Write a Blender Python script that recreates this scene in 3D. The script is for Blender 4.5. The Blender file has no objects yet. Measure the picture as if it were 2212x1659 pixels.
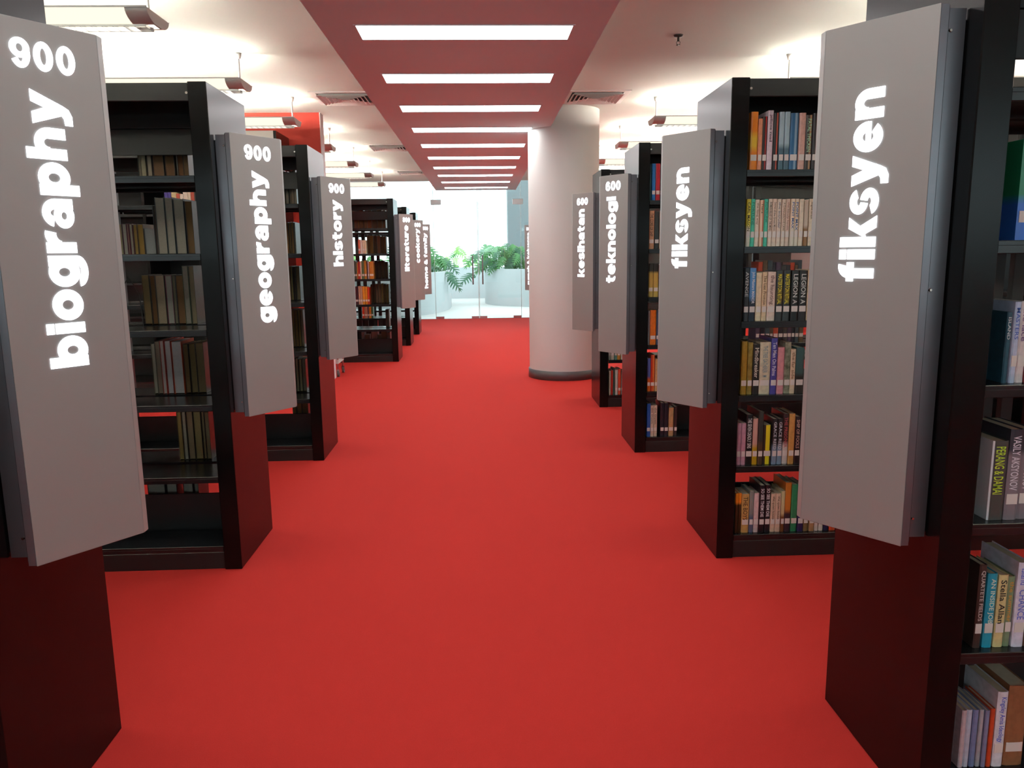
import bpy, bmesh, math, random
from mathutils import Matrix, Vector
R = math.radians
PI = math.pi
rnd = random.Random(7)
sc = bpy.context.scene
col = sc.collection

# ------------------------------------------------------------------ camera
cam = bpy.data.cameras.new('camera')
cam_ob = bpy.data.objects.new('camera', cam)
col.objects.link(cam_ob)
cam.sensor_width = 36.0
cam.lens = 36.0 * 1666.57 / 2212.0
cam.clip_start = 0.05
cam.clip_end = 300
pitch, yaw, roll = 0.1683, 0.0377, 0.0128
fw = Vector((math.sin(yaw) * math.cos(pitch), math.cos(yaw) * math.cos(pitch), -math.sin(pitch)))
rt = Vector((math.cos(yaw), -math.sin(yaw), 0))
dn = fw.cross(rt)
rt2 = math.cos(roll) * rt + math.sin(roll) * dn
dn2 = -math.sin(roll) * rt + math.cos(roll) * dn
m3 = Matrix((rt2, -dn2, -fw)).transposed()
cam_ob.matrix_world = Matrix.Translation((0, 0, 1.45)) @ m3.to_4x4()
sc.camera = cam_ob

# ------------------------------------------------------------------ world and exposure
world = bpy.data.worlds.new('overcast_sky')
sc.world = world
world.use_nodes = True
bg = world.node_tree.nodes['Background']
bg.inputs[0].default_value = (0.80, 0.95, 1.0, 1)
bg.inputs[1].default_value = 4.0
sc.view_settings.view_transform = 'Standard'
sc.view_settings.look = 'None'
sc.view_settings.gamma = 1
sc.view_settings.use_curve_mapping = False
sc.view_settings.exposure = 0.0
STRIP = 11.5        # radiance of the recessed strip lights
TUBE_R = 210.0
DOWN = 4.0         # watts of each pendant's downlight
TUBE = (1.0, 0.93, 0.80)

# ------------------------------------------------------------------ materials
def lin(h):
    if isinstance(h, str):
        v = [int(h[i:i + 2], 16) / 255 for i in (0, 2, 4)]
        return tuple(c / 12.92 if c <= .04045 else ((c + .055) / 1.055) ** 2.4 for c in v) + (1,)
    return tuple(h) + (1,) if len(h) == 3 else tuple(h)

def new_mat(name):
    m = bpy.data.materials.new(name)
    m.use_nodes = True
    nt = m.node_tree
    return m, nt, nt.nodes['Principled BSDF']

def mat(name, c, rough=.5, metal=0, spec=.5, bump=0, bscale=200, var=0, vscale=8, emit=0):
    m, nt, b = new_mat(name)
    c = lin(c)
    b.inputs['Base Color'].default_value = c
    b.inputs['Roughness'].default_value = rough
    b.inputs['Metallic'].default_value = metal
    b.inputs['Specular IOR Level'].default_value = spec
    tc = nt.nodes.new('ShaderNodeTexCoord')
    if var:
        n = nt.nodes.new('ShaderNodeTexNoise')
        n.inputs['Scale'].default_value = vscale
        n.inputs['Detail'].default_value = 4
        nt.links.new(tc.outputs['Object'], n.inputs['Vector'])
        mx = nt.nodes.new('ShaderNodeMix')
        mx.data_type = 'RGBA'
        mx.inputs[6].default_value = tuple(x * (1 - var) for x in c[:3]) + (1,)
        mx.inputs[7].default_value = tuple(min(1, x * (1 + var)) for x in c[:3]) + (1,)
        nt.links.new(n.outputs[0], mx.inputs[0])
        nt.links.new(mx.outputs[2], b.inputs['Base Color'])
    if bump:
        n2 = nt.nodes.new('ShaderNodeTexNoise')
        n2.inputs['Scale'].default_value = bscale
        n2.inputs['Detail'].default_value = 3
        nt.links.new(tc.outputs['Object'], n2.inputs['Vector'])
        bp = nt.nodes.new('ShaderNodeBump')
        bp.inputs['Strength'].default_value = bump
        bp.inputs['Distance'].default_value = .004
        nt.links.new(n2.outputs[0], bp.inputs['Height'])
        nt.links.new(bp.outputs[0], b.inputs['Normal'])
    if emit:
        b.inputs['Emission Color'].default_value = c
        b.inputs['Emission Strength'].default_value = emit
    return m

def emat(name, c, s):
    m, nt, b = new_mat(name)
    nt.nodes.remove(b)
    e = nt.nodes.new('ShaderNodeEmission')
    e.inputs[0].default_value = lin(c)
    e.inputs[1].default_value = s
    nt.links.new(e.outputs[0], nt.nodes['Material Output'].inputs[0])
    return m

M = {}
M['carpet'] = mat('red_carpet', (.56, .031, .024), .92, spec=.2, bump=.5, bscale=420, var=.10, vscale=260)
M['ceiling'] = mat('ceiling_paint', (.74, .79, .74), .85, spec=.2, var=.02, vscale=3)
M['soffit'] = mat('soffit_paint', (.74, .93, .95), .8, spec=.2, var=.02, vscale=2)
M['white'] = mat('white_paint', (.80, .80, .80), .7, spec=.3, var=.02, vscale=2)
M['column'] = mat('column_paint', (.74, .77, .74), .6, spec=.3, var=.02, vscale=3)
M['redwall'] = mat('red_wall_paint', (.46, .038, .022), .6, spec=.3, var=.04, vscale=3)
M['darkwall'] = mat('charcoal_wall_paint', (.045, .046, .046), .7, var=.05, vscale=3)
M['skirt'] = mat('grey_skirting', (.10, .10, .105), .4, var=.05)
M['black'] = mat('black_steel', (.014, .014, .014), .42, spec=.45, bump=.05, bscale=600)
M['endpanel'] = mat('black_gloss_panel', (.004, .004, .004), .24, spec=.20, bump=.02, bscale=90)
M['post'] = mat('grey_steel_post', (.035, .036, .036), .45, bump=.03, bscale=600)
M['shelf'] = mat('black_shelf_steel', (.011, .011, .012), .25, spec=.5, bump=.04, bscale=600)
M['alu'] = mat('anodised_channel', (.20, .20, .22), .35, metal=.8, var=.05, vscale=30)
M['dark'] = mat('recess_shade', (.02, .02, .022), .6)  # flat dark tone painted in for the shade inside gaps and ducts
M['screw'] = mat('screw_steel', (.75, .72, .65), .2, metal=1)
M['steel'] = mat('chrome_steel', (.65, .65, .66), .25, metal=1)
M['dark_metal'] = mat('dark_bronze', (.06, .055, .05), .35, metal=.7)
M['rubber'] = mat('grey_rubber', (.16, .16, .15), .7)
M['lamp_metal'] = mat('lamp_grey_metal', (.66, .63, .60), .45, metal=.1)
M['lamp_white'] = mat('lamp_white_enamel', (.8, .8, .78), .35)
M['cable'] = mat('white_cable_tube', (.9, .9, .9), .4)
M['diffuser'] = emat('glowing_diffuser', (1, .93, .74), 1.15)
M['strip'] = emat('strip_light_panel', (1, .985, .99), STRIP)
M['tube'] = emat('fluorescent_tube', TUBE, TUBE_R)
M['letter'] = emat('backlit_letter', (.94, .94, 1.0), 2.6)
M['vent'] = mat('vent_enamel', (.84, .83, .81), .45)
M['page'] = mat('book_paper', (.72, .62, .44), .85, bump=.4, bscale=900, var=.12, vscale=60)
M['sticker'] = mat('paper_sticker', (.78, .72, .66), .6, var=.05, vscale=40)
M['concrete'] = mat('pale_render', (.47, .49, .50), .8, var=.04, vscale=3, bump=.1, bscale=40)
M['terrace'] = mat('pale_stone_paving', (.52, .50, .48), .7, var=.05, vscale=2)
M['soil'] = mat('planter_soil', (.09, .06, .04), .95, bump=1, bscale=40, var=.4, vscale=30)
M['pier'] = mat('grey_blue_pier', (.17, .19, .20), .7, var=.05)
M['stalk'] = mat('green_stalk', (.10, .20, .05), .5)

def brushed():
    m, nt, b = new_mat('brushed_steel')
    tc = nt.nodes.new('ShaderNodeTexCoord')
    mp = nt.nodes.new('ShaderNodeMapping')
    mp.inputs['Scale'].default_value = (260, 260, 3)
    n = nt.nodes.new('ShaderNodeTexNoise')
    n.inputs['Scale'].default_value = 1
    n.inputs['Detail'].default_value = 5
    nt.links.new(tc.outputs['Object'], mp.inputs[0])
    nt.links.new(mp.outputs[0], n.inputs['Vector'])
    n2 = nt.nodes.new('ShaderNodeTexNoise')
    n2.inputs['Scale'].default_value = 5
    n2.inputs['Detail'].default_value = 3
    nt.links.new(tc.outputs['Object'], n2.inputs['Vector'])
    r = nt.nodes.new('ShaderNodeMapRange')
    r.inputs[3].default_value = .38
    r.inputs[4].default_value = .52
    nt.links.new(n2.outputs[0], r.inputs[0])
    nt.links.new(r.outputs[0], b.inputs['Roughness'])
    bp = nt.nodes.new('ShaderNodeBump')
    bp.inputs['Strength'].default_value = .04
    bp.inputs['Distance'].default_value = .001
    nt.links.new(n.outputs[0], bp.inputs['Height'])
    nt.links.new(bp.outputs[0], b.inputs['Normal'])
    b.inputs['Base Color'].default_value = (.345, .35, .335, 1)
    b.inputs['Metallic'].default_value = .25
    return m
M['brushed'] = brushed()

def glass_mat():
    m, nt, b = new_mat('clear_pane')
    nt.nodes.remove(b)
    t = nt.nodes.new('ShaderNodeBsdfTransparent')
    t.inputs[0].default_value = (.93, .975, .965, 1)
    g = nt.nodes.new('ShaderNodeBsdfGlossy')
    g.inputs['Roughness'].default_value = .02
    f = nt.nodes.new('ShaderNodeFresnel')
    f.inputs[0].default_value = 1.5
    mx = nt.nodes.new('ShaderNodeMixShader')
    nt.links.new(f.outputs[0], mx.inputs[0])
    nt.links.new(t.outputs[0], mx.inputs[1])
    nt.links.new(g.outputs[0], mx.inputs[2])
    nt.links.new(mx.outputs[0], nt.nodes['Material Output'].inputs[0])
    return m
M['glass'] = glass_mat()
M['glass_edge'] = mat('pane_edge', (.55, .75, .72), .2)

def leaf_mat(name, c):
    m, nt, b = new_mat(name)
    c = lin(c)
    tc = nt.nodes.new('ShaderNodeTexCoord')
    n = nt.nodes.new('ShaderNodeTexNoise')
    n.inputs['Scale'].default_value = 5
    nt.links.new(tc.outputs['Object'], n.inputs['Vector'])
    mx = nt.nodes.new('ShaderNodeMix')
    mx.data_type = 'RGBA'
    mx.inputs[6].default_value = tuple(x * .65 for x in c[:3]) + (1,)
    mx.inputs[7].default_value = tuple(min(1, x * 1.3) for x in c[:3]) + (1,)
    nt.links.new(n.outputs[0], mx.inputs[0])
    nt.links.new(mx.outputs[2], b.inputs['Base Color'])
    b.inputs['Roughness'].default_value = .35
    tr = nt.nodes.new('ShaderNodeBsdfTranslucent')
    nt.links.new(mx.outputs[2], tr.inputs[0])
    ms = nt.nodes.new('ShaderNodeMixShader')
    ms.inputs[0].default_value = .35
    nt.links.new(b.outputs[0], ms.inputs[1])
    nt.links.new(tr.outputs[0], ms.inputs[2])
    nt.links.new(ms.outputs[0], nt.nodes['Material Output'].inputs[0])
    return m
M['leaf'] = leaf_mat('monstera_green', (.07, .24, .06))
M['leaf_dark'] = leaf_mat('monstera_dark_green', (.035, .13, .06))
M['leaf_pale'] = leaf_mat('monstera_pale_green', (.30, .52, .16))

# ------------------------------------------------------------------ mesh helpers
class MB:
    def __init__(self):
        self.v = []
        self.f = []
        self.s = []
    def add(self, vs, fs, smooth=False):
        b = len(self.v)
        self.v += [tuple(p) for p in vs]
        for f in fs:
            self.f.append(tuple(i + b for i in f))
            self.s.append(smooth)
        return self
    def box(self, x0, x1, y0, y1, z0, z1, c=0):
        if x0 > x1: x0, x1 = x1, x0
        if y0 > y1: y0, y1 = y1, y0
        if z0 > z1: z0, z1 = z1, z0
        if not c:
            vs = [(x, y, z) for z in (z0, z1) for y in (y0, y1) for x in (x0, x1)]
            return self.add(vs, [(0, 2, 3, 1), (4, 5, 7, 6), (0, 1, 5, 4), (2, 6, 7, 3), (0, 4, 6, 2), (1, 3, 7, 5)])
        bm = bmesh.new()
        bmesh.ops.create_cube(bm, size=1)
        for v in bm.verts:
            v.co = Vector(((x0 + x1) / 2 + v.co.x * (x1 - x0), (y0 + y1) / 2 + v.co.y * (y1 - y0), (z0 + z1) / 2 + v.co.z * (z1 - z0)))
        bmesh.ops.bevel(bm, geom=list(bm.edges), offset=c, segments=1, affect='EDGES')
        bm.verts.index_update()
        self.add([v.co[:] for v in bm.verts], [[v.index for v in f.verts] for f in bm.faces])
        bm.free()
        return self
    def prism(self, pts, z0, z1, smooth=False):
        n = len(pts)
        vs = [(p[0], p[1], z0) for p in pts] + [(p[0], p[1], z1) for p in pts]
        self.add(vs, [tuple(range(n - 1, -1, -1)), tuple(range(n, 2 * n))])
        self.add(vs, [(i, (i + 1) % n, n + (i + 1) % n, n + i) for i in range(n)], smooth)
        return self
    def cyl(self, p0, p1, r, n=12, r1=None, smooth=True):
        p0, p1 = Vector(p0), Vector(p1)
        r1 = r if r1 is None else r1
        d = (p1 - p0).normalized()
        a = d.orthogonal().normalized()
        b = d.cross(a)
        ring = [(a * math.cos(2 * PI * i / n) + b * math.sin(2 * PI * i / n)) for i in range(n)]
        vs = [p0 + q * r for q in ring] + [p1 + q * r1 for q in ring]
        self.add(vs, [tuple(range(n - 1, -1, -1)), tuple(range(n, 2 * n))])
        self.add(vs, [(i, (i + 1) % n, n + (i + 1) % n, n + i) for i in range(n)], smooth)
        return self
    def tube(self, pts, r, n=6):
        pts = [Vector(p) for p in pts]
        vs = []
        for i, p in enumerate(pts):
            d = (pts[min(i + 1, len(pts) - 1)] - pts[max(i - 1, 0)]).normalized()
            a = d.cross(Vector((.31, .77, .55))).normalized()
            b = d.cross(a)
            rr = r if not isinstance(r, (list, tuple)) else r[0] + (r[1] - r[0]) * i / (len(pts) - 1)
            vs += [p + (a * math.cos(2 * PI * k / n) + b * math.sin(2 * PI * k / n)) * rr for k in range(n)]
        fs = [(i * n + k, i * n + (k + 1) % n, (i + 1) * n + (k + 1) % n, (i + 1) * n + k) for i in range(len(pts) - 1) for k in range(n)]
        self.add(vs, fs, True)
        self.add(vs[:n], [tuple(range(n - 1, -1, -1))])
        self.add(vs[-n:], [tuple(range(n))])
        return self
    def lathe(self, prof, n=24, c=(0, 0)):
        vs = [(c[0] + r * math.cos(2 * PI * k / n), c[1] + r * math.sin(2 * PI * k / n), z) for r, z in prof for k in range(n)]
        fs = [(i * n + k, i * n + (k + 1) % n, (i + 1) * n + (k + 1) % n, (i + 1) * n + k) for i in range(len(prof) - 1) for k in range(n)]
        return self.add(vs, fs, True)
    def mesh(self, name, m):
        me = bpy.data.meshes.new(name)
        me.from_pydata(self.v, [], self.f)
        me.polygons.foreach_set('use_smooth', self.s)
        if m is not None:
            me.materials.append(M[m] if isinstance(m, str) else m)
        me.update()
        return me
    def obj(self, name, m, parent=None, loc=(0, 0, 0)):
        return put(name, self.mesh(name, m), parent, loc)

def put(name, me, parent=None, loc=(0, 0, 0), mw=None):
    o = bpy.data.objects.new(name, me)
    col.objects.link(o)
    if parent is not None:
        o.parent = parent
    if mw is not None:
        o.matrix_local = mw
    else:
        o.location = loc
    return o

def tag(o, label, cat=None, group=None):
    o['label'] = label
    if cat: o['category'] = cat
    if group: o['group'] = group
    return o

def thing(name, label, cat, loc=(0, 0, 0), group=None, rz=0):
    o = bpy.data.objects.new(name, None)
    o.empty_display_size = .1
    col.objects.link(o)
    o.location = loc
    o.rotation_euler = (0, 0, rz)
    return tag(o, label, cat, group)

def struct(o, label=None):
    o['kind'] = 'structure'
    if label: o['label'] = label
    return o

def hexes(c):
    return lin(c)

# ------------------------------------------------------------------ heavy sign letters, drawn from rings, bars and wedges (x-height = 1)
def g_ring(cx, cy, RX, RY, rx, ry, a0=0, a1=360):
    n = max(6, int(abs(a1 - a0) / 12))
    full = abs(a1 - a0) >= 360
    o = [];
    for i in range(n + (0 if full else 1)):
        a = R(a0 + (a1 - a0) * i / n)
        o.append(((cx + RX * math.cos(a), cy + RY * math.sin(a)), (cx + rx * math.cos(a), cy + ry * math.sin(a))))
    q = []
    for i in range(n):
        A, B = o[i], o[(i + 1) % len(o)]
        q.append([A[0], B[0], B[1], A[1]])
    return q
def g_rect(x0, y0, x1, y1):
    return [[(x0, y0), (x1, y0), (x1, y1), (x0, y1)]]
def g_poly(*p):
    return [list(p)]
S = .36
bowl = lambda cx: g_ring(cx, .5, .5, .52, .15, .2)
arch = lambda cx, R1=.49: g_ring(cx, .54, R1, .48, R1 - S + .01, .18, 0, 180)
GL = {
 'a': (1.0, g_ring(.42, .31, .42, .33, .13, .10) + g_rect(.63, 0, .98, .6) + g_ring(.51, .58, .47, .44, .12, .18, 0, 165)),
 'b': (1.08, g_rect(0, 0, S, 1.3) + bowl(.58)),
 'c': (1.0, g_ring(.53, .5, .53, .52, .17, .2, 45, 315)),
 'e': (1.06, g_ring(.53, .5, .53, .52, .17, .2, 0, 322) + g_rect(.2, .40, 1.05, .58)),
 'f': (.72, g_rect(.12, 0, .48, .98) + g_rect(0, .74, .70, 1.0) + g_ring(.56, .92, .44, .39, .09, .12, 80, 180)),
 'g': (1.06, bowl(.5) + g_rect(.7, 0, 1.06, 1.0) + g_ring(.53, .02, .53, .33, .18, .09, 185, 360)),
 'h': (1.03, g_rect(0, 0, S, 1.3) + arch(.54) + g_rect(.67, 0, 1.03, .56)),
 'i': (S, g_rect(0, 0, S, 1.0) + g_rect(0, 1.05, S, 1.3)),
 'k': (1.06, g_rect(0, 0, S, 1.3) + g_poly((.30, .34), (.66, .46), (1.06, 1.0), (.66, 1.0)) + g_poly((.40, .50), (.70, .66), (1.1, 0), (.68, 0))),
 'l': (S, g_rect(0, 0, S, 1.3)),
 'm': (1.66, g_rect(0, 0, S, 1.0) + arch(.51, .46) + g_rect(.63, 0, .97, .56) + arch(1.17, .46) + g_rect(1.29, 0, 1.63, .56)),
 'n': (1.03, g_rect(0, 0, S, 1.0) + arch(.54) + g_rect(.67, 0, 1.03, .56)),
 'o': (1.06, g_ring(.53, .5, .53, .52, .17, .2)),
 'p': (1.08, g_rect(0, -.3, S, 1.0) + bowl(.58)),
 'r': (.74, g_rect(0, 0, S, 1.0) + g_ring(.62, .45, .50, .56, .22, .20, 75, 170)),
 's': (.94, g_ring(.47, .69, .45, .33, .14, .07, 20, 262) + g_ring(.47, .31, .47, .33, .14, .07, -160, 82)),
 't': (.76, g_rect(.14, .28, .5, 1.26) + g_rect(0, .74, .74, 1.0) + g_ring(.56, .34, .42, .36, .06, .10, 180, 290)),
 'u': (1.03, g_rect(.67, 0, 1.03, 1.0) + g_rect(0, .44, S, 1.0) + g_ring(.49, .46, .49, .48, .14, .18, 180, 360)),
 'y': (1.08, g_poly((0, 1), (.38, 1), (.74, .14), (.34, .02)) + g_poly((.70, 1), (1.08, 1), (.66, -.02), (.34, .02)) + g_poly((.04, -.3), (.34, -.3), (.56, -.2), (.66, -.02), (.34, .04), (.24, -.03), (.04, -.05))),
 '&': (1.2, g_ring(.50, .93, .36, .33, .09, .09) + g_ring(.47, .36, .47, .38, .16, .12) + g_poly((.16, .86), (.52, .86), (1.2, 0), (.74, 0)) + g_poly((.70, .32), (1.0, .58), (1.18, .58), (.86, .14))),
 '0': (.74, g_ring(.37, .5, .37, .51, .125, .29)),
 '9': (.74, g_ring(.37, .67, .37, .34, .13, .14) + g_ring(.37, .5, .37, .51, .12, .30, -150, 20)),
 '6': (.74, g_ring(.37, .33, .37, .34, .13, .14) + g_ring(.37, .5, .37, .51, .12, .30, 30, 200)),
 '8': (.74, g_ring(.37, .74, .34, .27, .09, .09) + g_ring(.37, .28, .37, .29, .11, .11)),
}
def word_shapes(w, gap=.085):
    x, out = 0, []
    for ch in w:
        if ch == ' ':
            x += .38
            continue
        wd, q = GL[ch]
        out += [[(px + x, py) for px, py in p] for p in q]
        x += wd + gap
    return out, x - gap

def word_mesh(w, length, unit, depth=.0025, gap=.085):
    """a word lying in the XY plane from the origin, `length` long, x-height `unit`, standing proud by depth"""
    shapes, L = word_shapes(w, gap)
    sx = length / L
    mb = MB()
    for p in shapes:
        pts = [(a * sx, b * unit) for a, b in p]
        area = sum(pts[i][0] * pts[(i + 1) % len(pts)][1] - pts[(i + 1) % len(pts)][0] * pts[i][1] for i in range(len(pts)))
        if area < 0: pts.reverse()
        mb.prism(pts, 0, depth)
    return mb.mesh('lettering', 'letter')

def text_mesh(s, m, bold=.012):
    cu = bpy.data.curves.new('title', 'FONT')
    cu.body = s
    cu.offset = bold
    cu.resolution_u = 2
    o = bpy.data.objects.new('title', cu)
    col.objects.link(o)
    dg = bpy.context.evaluated_depsgraph_get()
    me = bpy.data.meshes.new_from_object(o.evaluated_get(dg))
    bpy.data.objects.remove(o)
    bpy.data.curves.remove(cu)
    me.name = 'title'
    me.materials.clear()
    me.materials.append(m)
    return me

# ================================================================== the setting
ZS, ZC, YG, YN, XW = 2.80, 3.02, 17.45, -5.0, 7.0
struct(MB().box(-XW, XW, YN, YG, -.1, 0).obj('floor', 'carpet'), 'red carpet running down the library aisle')
struct(MB().box(-XW, XW, YN, YG + .05, ZC, ZC + .15).obj('ceiling', 'ceiling'), 'off-white ceiling above the bookcases')
struct(MB().box(-.945, .785, YN, 17.2, ZS, ZC).obj('ceiling', 'soffit'), 'lowered ceiling panel with strip lights above the aisle')
struct(MB().box(-XW - .15, -XW, YN, YG, 0, ZC).obj('wall_left', 'white'))
struct(MB().box(XW, XW + .15, YN, YG, 0, ZC).obj('wall_right', 'white'))
struct(MB().box(-XW, XW, YN - .15, YN, 0, 1.5).box(-XW, XW, YN - .15, YN, 2.7, ZC).obj('wall_front', 'white'))
wf = bpy.data.objects.new('window_9', None); col.objects.link(wf)  # unseen window, added to let neutral fill light into the aisle
struct(wf, 'long window added behind the viewer for fill light')
for x_ in (-7, -4.2, -1.4, 1.4, 4.2):
    MB().box(x_, x_ + 2.8, YN - .08, YN - .07, 1.5, 2.7).obj('pane', 'glass', wf)
    MB().box(x_ - .03, x_ + .03, YN - .12, YN - .02, 1.5, 2.7).obj('mullion', 'white', wf)
rw = struct(MB().box(-XW, -1.770, 9.06, 9.225, 0, ZC).obj('wall_centre', 'redwall'), 'red wall behind the history bookcase')
struct(MB().box(-1.770, -1.762, 9.055, 9.23, 0, ZC).obj('trim_1', 'white', rw), 'pale end strip of the red wall')
cl = struct(MB().lathe([(.405, 0), (.405, ZC)], 64, (.962, 9.07)).obj('column', 'column'), 'thick round white column beside the kesihatan bookcase')
struct(MB().lathe([(.406, 0), (.418, 0), (.418, .10), (.406, .105)], 64, (.962, 9.07)).obj('baseboard_column', 'skirt', cl), 'dark grey skirting round the column')

# ------------------------------------------------------------------ recessed strip lights in the lowered ceiling
frame_mb = MB()
for a in ((-.665, -.652, -.165, .165), (.652, .665, -.165, .165), (-.652, .652, -.165, -.152), (-.652, .652, .152, .165)):
    frame_mb.box(a[0], a[1], a[2], a[3], -.003, .012)
fr_me = frame_mb.mesh('frame', 'soffit')
pn_me = MB().box(-.652, .652, -.152, .152, .0005, .012).mesh('light_panel', 'strip')
ORD = ['first', 'second', 'third', 'fourth', 'fifth', 'sixth', 'seventh', 'eighth', 'ninth', 'tenth', 'eleventh', 'twelfth', 'thirteenth', 'fourteenth', 'fifteenth', 'sixteenth', 'seventeenth', 'eighteenth', 'nineteenth', 'twentieth', 'twenty-first']
for k in range(-3, 10):
    y = 5.08 + 1.272 * k
    if k < 0:
        lb = 'white recessed strip light in the lowered ceiling, ' + ORD[-k - 1] + ' one back overhead of the viewer'
    else:
        lb = 'white recessed strip light in the lowered ceiling, ' + ORD[k] + ' from the near end of the view'
    t = thing('strip_light', lb, 'light', (-.07, y, ZS - .001), 'recessed strip lights over the aisle', .006)
    put('frame', fr_me, t)
    put('light_panel', pn_me, t)

# ------------------------------------------------------------------ square ceiling vents
def vent_blade(r, w=.028):
    mb = MB()
    vs = []
    for rr, z in ((r, -.002), (r - w, .022), (r - w + .004, .022), (r + .004, -.002)):
        vs += [(-rr, -rr, z), (rr, -rr, z), (rr, rr, z), (-rr, rr, z)]
    for i in range(4):
        j = (i + 1) % 4
        a, b = i * 4, j * 4
        mb.add(vs, [(a + k, a + (k + 1) % 4, b + (k + 1) % 4, b + k) for k in range(4)])
    return mb.mesh('louvre_blade', 'vent')
blade_me = [vent_blade(.255 - .042 * i) for i in range(6)]
vf = MB()
for a in ((-.32, .32, -.33, -.265), (-.32, .32, .265, .33), (-.32, -.262, -.265, .265), (.262, .32, -.265, .265)):
    vf.box(a[0], a[1], a[2], a[3], -.008, 0)
vf_me = vf.mesh('frame', 'vent')
vb_me = MB().box(-.27, .27, -.27, .27, -.0015, 0).mesh('duct_shade_sheet', 'dark')  # dark sheet on the closed ceiling, painted as the shade behind the louvres
for x, y, lb in ((-1.33, 8.26, 'square ceiling vent left of the lowered panel, nearest of the left row'),
                 (-1.33, 11.95, 'square ceiling vent left of the lowered panel, second of the left row'),
                 (-1.30, 15.5, 'square ceiling vent left of the lowered panel, farthest of the left row'),
                 (1.20, 8.26, 'square ceiling vent at the top of the round column')):
    t = thing('ceiling_vent', lb, 'vent', (x, y, ZC), 'square ceiling vents')
    put('frame', vf_me, t)
    put('duct_shade_sheet', vb_me, t, (0, 0, -.024 + .022))
    for me in blade_me:
        put('louvre_blade', me, t, (0, 0, -.0262))

# ------------------------------------------------------------------ sprinkler
t = thing('sprinkler', 'small metal fire sprinkler hanging from the ceiling above the right bookcases', 'sprinkler', (1.488, 5.99, ZC))
MB().lathe([(.0, -.001), (.036, -.001), (.030, -.012), (.012, -.016), (.0, -.016)], 20).obj('escutcheon', 'dark_metal', t)
MB().lathe([(.0, -.014), (.009, -.014), (.009, -.045), (.0, -.045)], 12).obj('body', 'dark_metal', t)
mb = MB()
for a in (-1, 1):
    mb.tube([(a * .008, 0, -.042), (a * .014, 0, -.052), (a * .011, 0, -.064), (0, 0, -.070)], .002)
mb.obj('yoke', 'dark_metal', t)
MB().lathe([(0, -.069), (.017, -.070), (.017, -.0715), (0, -.0715)], 16).obj('deflector', 'dark_metal', t)

# ------------------------------------------------------------------ pendant lamps (built along +X from the aisle end)
LEN = 3.6
prof = [(-.155 * math.cos(R(q)), .100 - .068 * math.sin(R(q))) for q in (0, 14, 28, 42, 56, 68)]
def shell(x0, x1, th, m, name, s):
    mb = MB()
    if True:
        P = [(s * y, z) for y, z in prof]
        Q = [(s * (y + th), z + th * .5) for y, z in prof]
        vs = [(x, y, z) for x in (x0, x1) for y, z in P + Q]
        n = len(P)
        fs = []
        for i in range(n - 1):
            fs += [(i, i + 1, 2 * n + i + 1, 2 * n + i), (n + i + 1, n + i, 3 * n + i, 3 * n + i + 1)]
        fs += [(0, 2 * n, 3 * n, n), (n - 1, 2 * n - 1, 4 * n - 1, 3 * n - 1)]
        mb.add(vs, fs, True)
        mb.add(vs, [(i, n + i, n + i + 1, i + 1) for i in range(n - 1)] + [(2 * n + i, 2 * n + i + 1, 3 * n + i + 1, 3 * n + i) for i in range(n - 1)])
    return mb.mesh(name, m)
diff_me = [shell(.12, LEN - .12, .004, 'diffuser', 'diffuser', s) for s in (-1, 1)]
end_me = [shell(a, c, .005, 'lamp_metal', 'end_shell', s) for a, c in ((.012, .12), (LEN - .12, LEN - .012)) for s in (-1, 1)]
rail_me = [MB().box(0, LEN, s * .153, s * .161, .097, .105).mesh('edge_rail', 'lamp_white') for s in (-1, 1)]
def cap(x0, x1):
    pts = [(y, z) for y, z in prof] + [(-y, z) for y, z in reversed(prof)]
    mb = MB()
    n = len(pts)
    vs = [(x0, y, z) for y, z in pts] + [(x1, y, z) for y, z in pts]
    mb.add(vs, [tuple(range(n)), tuple(range(2 * n - 1, n - 1, -1))] + [(i, n + i, n + (i + 1) % n, (i + 1) % n) for i in range(n)])
    return mb.mesh('end_cap', 'lamp_metal')
cap_me = [cap(0, .012), cap(LEN - .012, LEN)]
lou = MB()
for s in (-1, 1):
    lou.box(.05, LEN - .05, s * .052, s * .058, .026, .050)
k = .06
while k < LEN - .05:
    lou.box(k, k + .003, -.052, .052, .030, .048)
    k += .06
lou_me = lou.mesh('louvre', 'steel')
tube_me = MB().cyl((.05, 0, .088), (LEN - .05, 0, .088), .013, 10).mesh('fluorescent_tube', 'tube')
spine_me = MB().box(.012, LEN - .012, -.05, .05, .062, .068).mesh('gear_tray', 'lamp_white')
cable_me = MB().cyl((0, 0, .068), (0, 0, .305), .0075, 8).mesh('suspension_tube', 'cable')
canopy_me = MB().lathe([(0, .318), (.026, .318), (.026, .308), (.018, .275), (.0, .272)], 16).mesh('ceiling_rose', 'lamp_white')
pendants = []
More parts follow.
